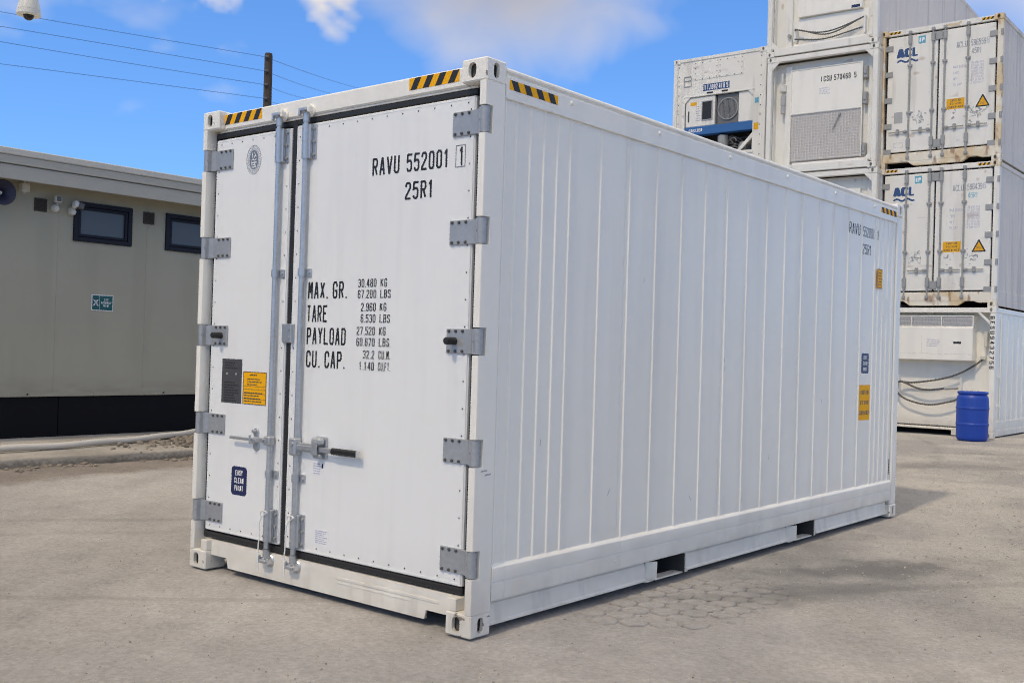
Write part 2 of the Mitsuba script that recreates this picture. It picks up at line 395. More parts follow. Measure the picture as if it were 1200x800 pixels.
def lettering(text, h, width=None, stroke=0.11, aspect=0.42, gap=0.30, slant=0.0):
    """Condensed stroke lettering as a flat shape, lower left at the origin; width: overall width to fit."""
    s = stroke * h
    adv, shapes, x = [], [], 0.0
    for ch in text:
        if ch == ' ':
            x += 0.75 * aspect * h; continue
        w = aspect * h * NARROW.get(ch, 1.0)
        for st in FONT[ch]:
            kx = (aspect * h - s) / 4
            pts = [(x + s / 2 + a * kx - (kx * 1.0 if ch in 'I' else 0) - (0.6 * kx if ch == '1' else 0), s / 2 + b * (h - s) / 8) for a, b in st]
            g = LineString(pts).buffer(s / 2, cap_style=2 if len(pts) < 3 and ch != '.' else 1, join_style=1, resolution=4)
            shapes.append(g)
        x += w + gap * aspect * h
    g = unary_union(shapes)

    if width:
        x0, _, x1, _ = g.bounds
        g = affinity.scale(g, width / (x1 - x0), 1, origin=(x0, 0)); g = affinity.translate(g, -x0, 0)
    if slant:
        g = affinity.skew(g, slant, 0, origin=(0, 0))
    return g.simplify(h * 0.004)


class Pose:
    """Where a container's own axes (x into it from the doors, y to the left, z up) stand in the yard."""
    def __init__(s, x=0, y=0, z=0, yaw=0):
        s.M = trimesh.transformations.rotation_matrix(yaw, [0, 0, 1]); s.M[:3, 3] = (x, y, z)

    def __call__(s, m):
        if isinstance(m, list):
            m = trimesh.util.concatenate(m)
        m = m.copy(); m.apply_transform(s.M); return m


def front(shape, y, z, x, depth=0.0008):
    """A flat print on a face that looks towards -x: starts at left y, bottom z."""
    return basis(extr(shape, depth), (x, y, z), (0, -1, 0), (0, 0, 1))


def onside(shape, x, z, y, depth=0.0008):
    return basis(extr(shape, depth), (x, y, z), (1, 0, 0), (0, 0, 1))


def oval(cx, cy, w, h):
    return LineString([(cx, cy - (h - w) / 2), (cx, cy + (h - w) / 2)]).buffer(w / 2, resolution=8)


def casting(x0, y0, z0, H=0.118, dx=0.156, dy=0.172, face_y=0, ox=1, hb=0.028):
    """Corner casting with an oval hole in its front (or rear) and outer side face; hollow between."""
    b = cb(x0, x0 + dx, y0, y0 + dy, z0, z0 + H, 0.007)
    cy, cz = y0 + dy / 2 + 0.012, z0 + H / 2
    cx = x0 + dx / 2
    h1 = basis(extr(oval(0, 0, 0.053, 0.080), dx - 0.03), (x0 - 0.01 if ox == 1 else x0 + 0.04, cy, cz), (0, 1, 0), (0, 0, 1))
    h2 = basis(extr(oval(0, 0, 0.046, 0.080), dy - 0.04), (cx, (y0 - 0.01) + (dy - 0.05) if face_y == 0 else y0 + dy + 0.01, cz), (1, 0, 0), (0, 0, 1))
    cav = bx(x0 + 0.022, x0 + dx - 0.022, y0 + 0.022, y0 + dy - 0.022, z0 + 0.018, z0 + H - 0.018)
    return cut(b, h1, h2, cav)


def hazard(L, H, n=4):
    """(yellow plate, black bars) of a slanted warning strip."""
    plate = sbox(0, 0, L, H); bars = []
    p = L / n
    for i in range(-1, n + 1):
        bars.append(Polygon([(i * p + p * 0.12, 0), (i * p + p * 0.62, 0), (i * p + p * 0.62 + H * 0.55, H), (i * p + p * 0.12 + H * 0.55, H)]))
    return plate, unary_union(bars).intersection(plate)


# ------------------------------------------------------------------ the ground and pavement
def rise(x, y):
    t = np.clip((y - 3.0) / 4.6, 0, 1); s = np.clip((13.0 - x) / 4.0, 0, 1)
    return 0.11 * t * t * (3 - 2 * t) * s * s * (3 - 2 * s)


PAV = (1.62, -0.36)


def paver_dip(x, y):
    d = np.hypot((x - PAV[0]) / 0.95, (y - PAV[1]) / 0.50)
    k = np.clip((1.25 - d) / 0.5, 0, 1)
    return k * k * (3 - 2 * k)


def gz(x, y):
    x, y = np.asarray(x, float), np.asarray(y, float)
    q = np.stack([x, y, np.zeros_like(x)], -1)
    far = np.clip(1.5 - np.hypot(x - 5, y - 2) / 22, 0, 1)
    z = rise(x, y) + far * (0.030 * (meshkit.fbm(q * 0.45, 3, 5) - 0.5) + 0.016 * (meshkit.fbm(q * 2.2, 4, 8) - 0.5) + 0.010 * (meshkit.fbm(q * 9, 2, 12) - 0.5))
    under = np.clip(1.0 - np.maximum(np.maximum(-0.35 - x, x - 6.4), np.maximum(-0.35 - y, y - 2.8)) / 0.5, 0, 1)
    z = z * (1 - 0.75 * under) - 0.012 * under
    return z - 0.011 * paver_dip(x, y)


def stretch(a, b, step, lim):
    mid = np.arange(a, b, step); out = [mid[-1]]; s = step
    while out[-1] < lim:
        s *= 1.25; out.append(out[-1] + s)
    lo = [mid[0]]; s = step
    while lo[-1] > -lim:
        s *= 1.25; lo.append(lo[-1] - s)
    return np.array(lo[:0:-1] + list(mid) + out[1:])


gx, gy = stretch(-3.2, 13, 0.05, 900), stretch(-3.4, 9.4, 0.05, 900)
X, Y = np.meshgrid(gx, gy, indexing='ij')
V = np.stack([X, Y, gz(X, Y)], -1).reshape(-1, 3)
nx, ny = X.shape
ii, jj = np.meshgrid(np.arange(nx - 1), np.arange(ny - 1), indexing='ij')
a = (ii * ny + jj).ravel()
F = np.vstack([np.stack([a, a + ny, a + ny + 1], -1), np.stack([a, a + ny + 1, a + 1], -1)])
put('ground', trimesh.Trimesh(V, F, process=False), 'dusty_ground', smooth=True, kind='structure', label='dusty grey-beige concrete yard with worn asphalt patches')

# interlocking block pavers that show through the dust beside the container
for i in range(-6, 8):
    for j in range(-5, 6):
        x = PAV[0] + i * 0.165 + (0.0825 if j % 2 else 0); y = PAV[1] + j * 0.145
        d = math.hypot((x - PAV[0]) / 0.95, (y - PAV[1]) / 0.50)
        if d > 1.0 or y > -0.06 or rng.random() < 0.06:
            continue
        ang = np.radians(np.arange(12) * 30 + 15)
        rr = np.where(np.arange(12) % 2 == 0, 0.088, 0.079) + 0.006 * (rng.random(12) - 0.5)
        pts = [(x + r * math.cos(t), y + 0.97 * r * math.sin(t)) for r, t in zip(rr, ang)]
        top = float(gz(x, y)) + 0.011 * paver_dip(x, y) - 0.0030 - 0.005 * max(0, d - 0.45) + 0.003 * rng.random()
        low = Polygon(pts); hi = low.buffer(-0.009)
        vv = [(px, py, top - 0.03) for px, py in pts] + [(px, py, top - 0.005) for px, py in pts] + [(x + (px - x) * 0.90, y + (py - y) * 0.90, top + 0.002 * rng.random()) for px, py in pts]
        put('paver', trimesh.convex.convex_hull(np.array(vv)), 'dusty_ground', 'ground')

# raised pavement in front of the site building
kx = np.arange(-8, 9.6, 0.12)
ke = 7.16 - 0.055 * (kx - 0.9) + 0.03 * np.sin(kx * 1.7) + 0.05 * (meshkit.fbm(np.stack([kx * 2.5, 0 * kx, 0 * kx], -1), 3, 4) - 0.5)
top = [(x, y, 0.205 + 0.012 * (meshkit.noise(np.array([x * 3, 0, 0])) - 0.5)) for x, y in zip(kx, ke)]
v, f = [], []
for i, (x, y, z) in enumerate(top):
    v += [(x, y - 0.03, float(gz(x, y)) - 0.04), (x, y - 0.008, z - 0.022), (x, y + 0.02, z), (x, 8.2, 0.208), (x, 9.3, 0.212), (x, 9.3, -0.1)]
for i in range(len(top) - 1):
    for k in range(5):
        a0, b0 = i * 6 + k, (i + 1) * 6 + k
        f += [[a0, b0, b0 + 1], [a0, b0 + 1, a0 + 1]]
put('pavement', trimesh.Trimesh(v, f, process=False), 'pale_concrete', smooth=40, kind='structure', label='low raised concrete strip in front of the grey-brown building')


# ------------------------------------------------------------------ the white reefer container in front
W, L, H = 2.438, 6.058, 2.938
C = thing('reefer_container', 'large clean white refrigerated container with closed double doors in the middle of the yard', 'container')
XD = 0.055   # door face
HZ = (2.625, 2.060, 1.497, 0.931, 0.368)
for x0, ox in ((0, 1), (L - 0.156, -1)):
    for y0, fy in ((0, 0), (W - 0.172, 1)):
        for z0 in (0, H - 0.118):
            put('corner_casting', casting(x0, y0, z0, face_y=fy, ox=ox), 'chipped_paint', C, smooth=35)
            put('casting_shade_fill', bx(x0 + 0.034, x0 + 0.122, y0 + 0.034, y0 + 0.138, z0 + 0.019, z0 + 0.099), 'casting_shade', C)  # dark block added in each hollow to stand for its shade

prof = [(0.010, 0.0), (0.15, 0.0), (0.15, 0.11), (0.094, 0.11), (0.094, 0.050), (0.090, 0.046), (0.010, 0.046), (0.003, 0.044), (0.0, 0.036), (0.0, 0.012), (0.003, 0.003)]
notch = [bx(-0.01, 0.0585, -0.01, 0.0535, z - 0.071, z + 0.071) for z in HZ]
pr = cut(prism_z(prof, 0.118, H - 0.118), *notch)
put('corner_post', pr, 'white_paint', C, smooth=35)
pl = pr.copy(); pl.vertices[:, 1] = W - pl.vertices[:, 1]; pl.invert()
put('corner_post', pl, 'white_paint', C, smooth=35)
for y0, y1 in ((0, 0.11), (W - 0.11, W)):
    put('corner_post', cb(L - 0.14, L - 0.004, y0 + 0.003, y1, 0.118, H - 0.118, 0.012), 'white_paint', C)

# header and sill
hp = [(0.172, 2.818), (W - 0.172, 2.818), (W - 0.172, 2.922), (0.172, 2.922)]
put('header', [cb(0.048, 0.20, 0.172, W - 0.172, 2.818, 2.921, 0.008), cb(0.062, 0.2, 0.11, W - 0.11, 2.806, 2.817, 0.002)], 'white_paint', C)
sp = [(0.172, 0.085), (0.225, 0.085), (0.232, 0.080), (0.352, 0.080), (0.366, 0.030), (2.085, 0.030), (2.102, 0.092), (2.276, 0.092), (2.283, 0.085), (2.266, 0.085), (2.266, 0.186), (0.172, 0.186)]
sill = prism_x([(0.172, 0.080), (0.352, 0.080), (0.366, 0.030), (2.085, 0.030), (2.102, 0.092), (2.266, 0.092), (2.266, 0.186), (0.172, 0.186)], 0.046, 0.058)
put('door_sill', [sill, cb(0.058, 0.20, 0.11, W - 0.11, 0.155, 0.1855, 0.004), cb(0.042, 0.0455, 0.26, 1.064, 0.128, 0.144, 0.003), cb(0.043, 0.0455, 0.47, 1.060, 0.106, 0.115, 0.002),
                  cb(0.0585, 0.075, 0.37, 2.08, 0.031, 0.045, 0.002), cb(0.008, 0.1, 0.110, 0.171, 0.119, 0.186, 0.004), cb(0.008, 0.1, W - 0.171, W - 0.110, 0.119, 0.186, 0.004)], 'white_paint', C)
put('door_gasket', [cb(0.0866, 0.0935, 0.052, W - 0.052, 0.188, 2.812, 0.004), cb(0.058, 0.086, 0.117, W - 0.06, 0.193, 0.232, 0.012), cb(0.064, 0.086, 0.117, W - 0.06, 2.772, 2.806, 0.01),
                    cb(0.060, 0.0865, 1.551, 1.597, 0.20, 2.80, 0.008), cb(0.072, 0.0865, W - 0.0825, W - 0.048, 0.188, 2.81, 0.006), cb(0.072, 0.0865, 0.048, 0.114, 0.188, 2.81, 0.006)], 'rubber', C, smooth=30)


def door(y0, y1, z0, z1):
    d = put('door', [cb(XD, 0.10, y0, y1, z0, z1, 0.007)], 'door_paint', C)
    # thin folded rim round the leaf and rows of rivets
    w = 0.016
    rim = sbox(y0, z0, y1, z1).buffer(-0.006).difference(sbox(y0, z0, y1, z1).buffer(-w))
    put('rim', rim_mesh(rim), 'door_paint', d)
    rv = []
    ys = np.linspace(y0 + 0.05, y1 - 0.05, max(3, int(round((y1 - y0 - 0.1) / 0.118)) + 1))
    zs = np.linspace(z0 + 0.07, z1 - 0.07, int(round((z1 - z0 - 0.14) / 0.142)) + 1)
    spots = [(y, z) for y in ys for z in (z0 + 0.034, z1 - 0.034)] + [(y, z) for z in zs for y in (y0 + 0.030, y1 - 0.030)]
    for y, z in spots:
        rv.append(lathe([[0, 0.0030], [0.0035, 0.0026], [0.0052, 0.0]], (XD, y, z), (-1, 0, 0), 8))
    put('rivets', rv, 'dark_rivet', d, smooth=40, kind='stuff')
    return d


def rim_mesh(rim):
    m = extr(rim, 0.0022)          # (u, v) = (y, z); outwards is -x
    v = m.vertices.copy()
    out = trimesh.Trimesh(np.stack([XD - v[:, 2] + 0.0001, v[:, 0], v[:, 1]], -1), m.faces, process=False)
    out.invert()
    return out


DL = door(1.600, 2.354, 0.243, 2.760)
DR = door(0.116, 1.547, 0.236, 2.766)
labels[DL] = {'label': 'narrow left door leaf with grey and amber plates'}
labels[DR] = {'label': 'wide right door leaf with black lettering'}

LS = 0.105


def fprint(text, y, z, h, w, par, mat='black_print', stroke=0.125, x=XD, name='lettering'):
    return put(name, front(lettering(text, h, w, stroke), y, z, x - 0.0008), mat, par)


fprint('RAVU', 0.877, 2.408, 0.100, 0.216, DR)
fprint('552001', 0.607, 2.408, 0.100, 0.302, DR)
put('lettering', [front(sbox(0, 0, 0.068, 0.115).difference(sbox(0.003, 0.003, 0.065, 0.112)), 0.245, 2.402, XD - 0.0008), front(lettering('1', 0.100, None, 0.11), 0.221, 2.409, XD - 0.0008)], 'black_print', DR)
fprint('25R1', 0.612, 2.257, 0.097, 0.200, DR)
for t, z, w in (('MAX. GR.', 1.725, 0.342), ('TARE', 1.588, 0.175), ('PAYLOAD', 1.457, 0.342), ('CU. CAP.', 1.322, 0.342)):
    fprint(t, 1.398, z, 0.100, w, DR)
for a_, b_, z in (('30.480', 'KG', 1.787), ('67.200', 'LBS', 1.725), ('2.960', 'KG', 1.652), ('6.530', 'LBS', 1.588), ('27.520', 'KG', 1.518), ('60.670', 'LBS', 1.456), ('32.2', 'CU.M.', 1.386), ('1.140', 'CU.FT.', 1.322)):
    w = 0.150 * {'30.480': 1, '67.200': 1, '27.520': 1, '60.670': 1}.get(a_, 0.80 if len(a_) > 4 else 0.62)
    puts('lettering', [front(lettering(a_, 0.047, w, 0.12), 0.815 + w, z, XD - 0.0008), front(lettering(b_, 0.047, {'KG': 0.052, 'LBS': 0.083, 'CU.M.': 0.095, 'CU.FT.': 0.098}[b_], 0.12), 0.782, z, XD - 0.0008)], 'black_print', DR)


def text_lines(y, z, w, h, n, x, fill=0.5, seed=0, side=False):
    """Rows of print too small to read, as short dark dashes."""
    r = random.Random(seed); out = []
    for i in range(n):
        zz = z + h - (i + 0.75) * h / n; xx = 0.0; k = h / n * 0.34
        end = w * r.uniform(0.6, 1.0)
        while xx < end:
            l = r.uniform(0.012, 0.035)
            out.append(sbox(xx, zz - z, min(xx + l, end), zz - z + k)); xx += l + 0.006
    return unary_union(out)


def plate(par, name, y1, y0, z0, z1, mat, label=None, r=0.0, x=XD, t=0.0016):
    s = sbox(0, 0, y1 - y0, z1 - z0)
    if r:
        s = s.buffer(-r).buffer(r)
    return put(name, front(s, y1, z0, x - 0.0002, t), mat, par, label=label)


# plates and stickers on the doors (each a part of the door, its print a level below is not allowed: kept as a sibling print)
plate(DL, 'data_plate', 2.222, 2.015, 1.071, 1.350, 'dark_plate', 'dark grey metal data plate')
put('print', [front(text_lines(0, 0, 0.15, 0.05, 3, 0, seed=3), 2.19, 1.285, XD - 0.0024), front(text_lines(0, 0, 0.16, 0.13, 8, 0, seed=4), 2.195, 1.08, XD - 0.0024)], 'black_print', DL)
put('plate_rivets', [lathe([[0, 0.004], [0.006, 0.003], [0.008, 0]], (XD - 0.0016, y, 1.255), (-1, 0, 0), 8) for y in (2.17, 2.075)], 'plated_steel', DL, smooth=40, kind='stuff')
plate(DL, 'warning_plate', 1.998, 1.765, 1.073, 1.276, 'amber_sticker', 'amber warning plate')
ring = sbox(0, 0, 0.233, 0.203).difference(sbox(0.004, 0.004, 0.229, 0.199))
put('print', [front(ring, 1.998, 1.073, XD - 0.0024), front(text_lines(0, 0, 0.1, 0.02, 1, 0, seed=8), 1.93, 1.248, XD - 0.0024), front(text_lines(0, 0, 0.15, 0.05, 3, 0, seed=5), 1.955, 1.19, XD - 0.0024)] +
    [front(sbox(0, 0, 0.225, 0.0018), 1.994, z, XD - 0.0024) for z in (1.185, 1.165, 1.14, 1.105)] + [front(text_lines(0, 0, 0.2, 0.07, 4, 0, seed=6), 1.985, 1.085, XD - 0.0024)], 'dark_plate', DL)
plate(DL, 'sticker_border', 2.096, 1.922, 0.490, 0.686, 'white_print', None, 0.03, t=0.0010)
plate(DL, 'sticker', 2.088, 1.930, 0.498, 0.678, 'navy_sticker', 'navy sticker reading EASY CLEAN PAINT', 0.026, t=0.0018)
for i, (t, w) in enumerate((('EASY', 0.074), ('CLEAN', 0.096), ('PAINT', 0.086))):
    put('lettering', front(lettering(t, 0.034, w, 0.15), 2.009 + w / 2, 0.622 - i * 0.048, XD - 0.0026), 'white_print', DL)
# the round classification emblem
el = lambda a, b: Polygon([(a * math.cos(t), b * math.sin(t)) for t in np.linspace(0, 2 * np.pi, 48, endpoint=False)])
emb = [el(0.074, 0.092).difference(el(0.0715, 0.0895)), el(0.053, 0.069).difference(el(0.051, 0.067)), el(0.044, 0.062)]
fig = unary_union([LineString([(-0.018, -0.045), (0.018, -0.045), (0.012, -0.03), (-0.012, -0.03)]).buffer(0.004), LineString([(-0.022, -0.018), (0.024, -0.016)]).buffer(0.0045), LineString([(-0.02, 0.0), (-0.006, 0.004), (0.004, -0.004), (0.022, 0.002)]).buffer(0.004),
                   LineString([(-0.012, 0.018), (-0.016, 0.042)]).buffer(0.0045), LineString([(0.004, 0.014), (0.012, 0.03), (0.022, 0.022)]).buffer(0.0042), LineString([(0.004, 0.05), (0.010, 0.036)]).buffer(0.003), LineString([(-0.026, -0.006), (-0.022, -0.034)]).buffer(0.003), LineString([(0.012, -0.014), (0.006, -0.036)]).buffer(0.003)])
ticks = unary_union([LineString([(0.058 * math.cos(t), 0.074 * math.sin(t)), (0.067 * math.cos(t), 0.085 * math.sin(t))]).buffer(0.0016) for t in np.linspace(0, 2 * np.pi, 30, endpoint=False)])
put('emblem', front(unary_union([emb[0], emb[1], emb[2].difference(fig), ticks]), 1.962, 2.600, XD - 0.0008), 'grey_print', DL, label='round black and white approval emblem')
for y1, y0, z0, z1, n, s in ((1.308, 1.208, 0.698, 0.776, 5, 21), (1.272, 1.152, 0.300, 0.388, 7, 22)):
    plate(DR, 'notice', y1, y0, z0, z1, 'white_print', t=0.0008)
    put('print', front(text_lines(0, 0, y1 - y0 - 0.012, z1 - z0 - 0.008, n, 0, seed=s), y1 - 0.006, z0 + 0.004, XD - 0.0016), 'faint_print', DR)
put('print', front(sbox(0, 0, 0.010, 0.026), 1.226, 0.742, XD - 0.0016), 'black_print', DR)

# hinges
for side in (0, 1):
    for i, z in enumerate(HZ):
        def fy(y):
            return y if side == 0 else W - y
        parts = [cb(0.0445, 0.0548, fy(0.066), fy(0.266), z - 0.064, z + 0.064, 0.003)]
        arm = [(0.0445, 0.070), (0.0548, 0.070), (0.040, 0.036), (0.004, 0.030), (0.0, 0.040), (0.030, 0.048)]
        arm = [(a_, fy(b_)) for a_, b_ in ((0.0446, 0.092), (0.0546, 0.092), (0.0546, 0.070), (0.050, 0.042), (0.012, 0.040), (0.010, 0.052), (0.034, 0.055))]
        m = prism_z(arm, z - 0.064, z + 0.064)
        if side:
            trimesh.repair.fix_normals(m)
        parts.append(m)
        h = put('hinge', parts, 'hinge_steel', C)
        put('knuckle', cyl((0.0265, fy(0.0265), z - 0.066), (0.0265, fy(0.0265), z + 0.066), 0.0245, 20), 'hinge_steel', h, smooth=40)
        put('bolts', [lathe([[0, 0.010], [0.006, 0.009], [0.0085, 0.004], [0.009, 0]], (0.0446, fy(y), z + s * 0.052), (-1, 0, 0), 8) for y in (0.245, 0.198, 0.150) for s in (1, -1)] +
            [lathe([[0, 0.004], [0.004, 0.0]], (0.010, fy(0.046), z), (-1, 0, 0), 8)], 'dark_rivet', h, smooth=40, kind='stuff')
        if i == 2:
            put('bump_stop', [lathe([[0, 0.072], [0.016, 0.070], [0.0195, 0.064], [0.0195, 0.0]], (0.0445, fy(0.205), z), (-1, 0, 0), 18), ], 'rubber', h, smooth=35)


# lock rods
def lock_rod(y, left):
    xr = 0.026
    r = put('lock_rod', cyl((xr, y, 0.215), (xr, y, 2.80), 0.0165, 18), 'galvanised_steel', C, smooth=40)
    for z0, z1 in ((0.258, 0.452), (2.552, 2.756)):
        put('rod_housing', [cyl((xr, y, z0), (xr, y, z1), 0.0235, 18), cb(0.047, 0.0555, y - 0.068, y + 0.02, z0 - 0.002, z1 + 0.002, 0.002), cb(0.022, 0.047, y - 0.040, y - 0.018, z0, z1, 0.004)], 'galvanised_steel', r, smooth=30)
        put('housing_bolts', [cyl((0.047, y - 0.056, z), (0.036, y - 0.056, z), 0.0085, 8) for z in np.linspace(z0 + 0.025, z1 - 0.025, 3)] + [cyl((0.004, y + 0.002, z), (-0.001, y + 0.002, z), 0.004, 8) for z in np.linspace(z0 + 0.03, z1 - 0.03, 3)], 'worn_grey_steel', r, kind='stuff')
    for z in (1.880, 0.665):
        put('rod_guide', [cyl((xr, y, z - 0.022), (xr, y, z + 0.022), 0.0235, 18), cb(0.044, 0.0555, y - 0.060, y + 0.048, z - 0.024, z + 0.024, 0.003), cyl((0.0445, y - 0.047, z), (0.036, y - 0.047, z), 0.008, 8)], 'galvanised_steel', r, smooth=30)
    # cams and their keepers, top and bottom
    for z, s in ((2.818, 1), (0.166, -1)):
        put('cam', [cyl((xr, y, z - s * 0.045), (xr, y, z + s * 0.012), 0.021, 16), cb(-0.004, 0.046, y - 0.012, y + 0.012, z + s * 0.004, z + s * 0.030, 0.004), cb(-0.012, 0.012, y - 0.034, y + 0.030, z + s * 0.012, z + s * 0.034, 0.005),
                    cb(-0.014, 0.006, y + 0.020, y + 0.034, z - s * 0.012, z + s * 0.034, 0.004)], 'galvanised_steel', r, smooth=30)
        put('cam_keeper', [lathe([[0, 0.012], [0.034, 0.012], [0.040, 0.006], [0.040, 0]], (0.047, y - 0.014, z + s * 0.022), (-1, 0, 0), 20), cb(0.0, 0.040, y - 0.046, y - 0.030, z + s * 0.004, z + s * 0.040, 0.004), cb(0.004, 0.040, y + 0.036, y + 0.050, z + s * 0.006, z + s * 0.036, 0.004),
                           cyl((0.036, y - 0.014, z + s * 0.050), (0.026, y - 0.014, z + s * 0.050), 0.008, 8)], 'white_paint' if s > 0 else 'plated_steel', r, smooth=30)
    # plastic seal strap at the foot
    pts = spline([(0.0, y - 0.03, 0.44), (-0.006, y + 0.004, 0.415), (-0.004, y + 0.030, 0.385), (-0.006, y + 0.034, 0.30), (-0.010, y + 0.034, 0.20), (-0.016, y + 0.026, 0.14), (-0.016, y + 0.020, 0.085)], 30)
    ring_ = [(-0.0, y + 0.034 - 0.064 * k, 0.448 + 0.006 * math.sin(k * 3.1)) for k in np.linspace(0, 1, 6)]
    put('seal_strap', [tube(pts, 0.0038, 6), tube(spline([(0.0, y - 0.03, 0.44), (-0.004, y, 0.447), (0.002, y + 0.028, 0.44), (-0.004, y + 0.030, 0.385)], 14), 0.0038, 6)], 'white_plastic', r, smooth=40)
    return r


RL = lock_rod(1.679, True)
RR = lock_rod(1.428, False)
# left handle: small flat bar with a keeper plate
put('handle', [cb(0.010, 0.024, 1.80, 2.065, 0.852, 0.872, 0.004), cb(0.014, 0.030, 1.720, 1.83, 0.850, 0.880, 0.005), cb(0.0, 0.05, 1.655, 1.715, 0.838, 0.895, 0.008), cyl((0.008, 1.713, 0.868), (-0.012, 1.713, 0.868), 0.012, 10)], 'galvanised_steel', RL)
put('handle_keeper', [lathe([[0, 0.010], [0.024, 0.010], [0.027, 0.006], [0.027, 0]], (XD, 1.846, 0.905), (-1, 0, 0), 18), lathe([[0, 0.010], [0.026, 0.010], [0.030, 0.006], [0.030, 0]], (XD, 1.842, 0.820), (-1, 0, 0), 18), cb(0.045, 0.0555, 1.820, 1.868, 0.815, 0.910, 0.003),
                      cb(0.002, 0.046, 1.832, 1.858, 0.838, 0.853, 0.003), cyl((0.045, 1.846, 0.912), (0.022, 1.846, 0.912), 0.011, 10), cb(-0.002, 0.006, 1.836, 1.852, 0.836, 0.892, 0.003)], 'galvanised_steel', RL, smooth=30)
# right handle with a black grip
put('handle', [cb(-0.006, 0.050, 1.405, 1.468, 0.800, 0.905, 0.010), cb(0.006, 0.020, 1.09, 1.43, 0.838, 0.868, 0.004), cb(0.012, 0.026, 1.25, 1.41, 0.830, 0.880, 0.004), cyl((-0.002, 1.432, 0.868), (-0.014, 1.432, 0.868), 0.013, 10)], 'galvanised_steel', RR)
put('handle_grip', cb(-0.001, 0.027, 0.885, 1.102, 0.834, 0.872, 0.011), 'black_grip', RR)
put('grip_end', cb(-0.0015, 0.0275, 0.876, 0.8845, 0.835, 0.871, 0.004), 'plated_steel', RR)
put('handle_keeper', [cb(0.040, 0.0555, 1.178, 1.272, 0.797, 0.925, 0.018), cb(-0.006, 0.041, 1.186, 1.268, 0.876, 0.920, 0.012), cb(0.006, 0.041, 1.20, 1.262, 0.800, 0.828, 0.010), cb(-0.012, -0.002, 1.205, 1.25, 0.82, 0.90, 0.004)], 'galvanised_steel', RR, smooth=30)
# overlap plate between the leaves
put('overlap_plate', [cb(0.040, 0.0545, 1.512, 1.618, 1.463, 1.576, 0.004), cb(0.022, 0.040, 1.512, 1.532, 1.463, 1.576, 0.004), cyl((0.04, 1.527, 1.545), (0.016, 1.527, 1.545), 0.008, 8), cyl((0.04, 1.527, 1.495), (0.016, 1.527, 1.495), 0.008, 8)], 'galvanised_steel', C)

# hazard strips
for y1, y0 in ((2.279, 1.886), (0.598, 0.230)):
    pl_, br_ = hazard(y1 - y0, 0.064)
    k = put('warning_strip', front(pl_, y1, 2.850, 0.0470, 0.0008), 'amber_sticker', C)
    put('stripes', front(br_, y1, 2.850, 0.0462, 0.0008), 'black_print', k)
for x0, x1 in ((0.182, 0.598), (5.478, 5.882)):
    pl_, br_ = hazard(x1 - x0, 0.050)

    k = put('warning_strip', onside(pl_, x0, 2.806, -0.0002), 'amber_sticker', C)
    put('stripes', onside(affinity.scale(br_, -1, 1, origin=((x1 - x0) / 2, 0)), x0, 2.806, -0.0010), 'black_print', k)

# the long right side: ribbed panels between the rails
YP = 0.0165
narrow_f = [0.170, 0.262, 0.384, 0.505, 0.626, 0.747]
wide = [1.050 + 0.3096 * k for k in range(15)]
narrow_r = [5.490, 5.602, 5.715, 5.830]
beads = narrow_f + wide + narrow_r
seams = [0.15, 1.320, 2.566, 3.804, 5.042, 5.905]
for a_, b_ in zip(seams[:-1], seams[1:]):
    pts = [(a_ + 0.0012, YP)]
    for c in beads:
        if a_ + 0.014 < c < b_ - 0.03:
            pts += [(c - 0.0055, YP), (c - 0.0008, YP - 0.0062), (c + 0.001, YP - 0.0068), (c + 0.003, YP - 0.0062), (c + 0.014, YP)]
    pts += [(b_ - 0.0012, YP), (b_ - 0.0012, YP + 0.02), (a_ + 0.0012, YP + 0.02)]
    put('side_panel', prism_z(pts, 0.325, 2.770), 'white_paint', C)
# top rail
tr = [(0.0012, 2.757), (0.0, 2.760), (0.0, 2.870), (0.004, 2.874), (0.014, 2.879), (0.014, 2.884), (0.004, 2.889), (0.0, 2.896), (0.001, 2.906), (0.008, 2.915), (0.018, 2.9185), (0.09, 2.9185), (0.09, 2.80), (0.0150, 2.79), (0.0150, 2.757)]
for a_, b_ in ((0.157, 2.566), (2.5675, 5.901)):
    put('top_rail', prism_x(tr, a_, b_), 'white_paint', C, smooth=25)
put('top_rail', prism_x([(W - y, z) for y, z in tr][::-1], 0.157, 5.901), 'white_paint', C, smooth=25)
put('rail_bolts', [lathe([[0, 0.008], [0.008, 0.0075], [0.013, 0.004], [0.014, 0]], (x, 0.0, 2.841), (0, -1, 0), 14) for x in (0.726, 1.660, 2.594, 3.515, 4.438, 5.322)] +
    [lathe([[0, 0.006], [0.008, 0.005], [0.011, 0]], (x, 0.006, z), (0, -1, 0), 12) for x, z in ((1.300, 0.218), (3.210, 0.226), (4.826, 0.238))], 'white_paint', C, smooth=35, kind='stuff')
# bottom rail
br = [(0.0158, 0.354), (0.0120, 0.352), (-0.0010, 0.338), (-0.003, 0.333), (-0.003, 0.300), (-0.001, 0.267), (0.006, 0.264), (0.006, 0.258), (0.001, 0.254), (0.002, 0.172), (0.006, 0.163), (0.046, 0.150), (0.06, 0.150), (0.06, 0.354)]
rails = [0.157, 0.262, 1.347, 3.205, 5.100, 5.901]
for a_, b_ in zip(rails[:-1], rails[1:]):
    put('bottom_rail', prism_x(br, a_ + 0.0008, b_ - 0.0008), 'white_paint', C, smooth=25)
put('bottom_rail', prism_x([(W - y, z) for y, z in br][::-1], 0.157, 5.901), 'white_paint', C, smooth=25)
lo = [(0.056, 0.149), (0.046, 0.140), (0.036, 0.052), (0.026, 0.042), (0.026, 0.034), (0.10, 0.034), (0.10, 0.149)]
segs = ((0.157, 1.700), (2.205, 3.745), (4.300, 5.901))
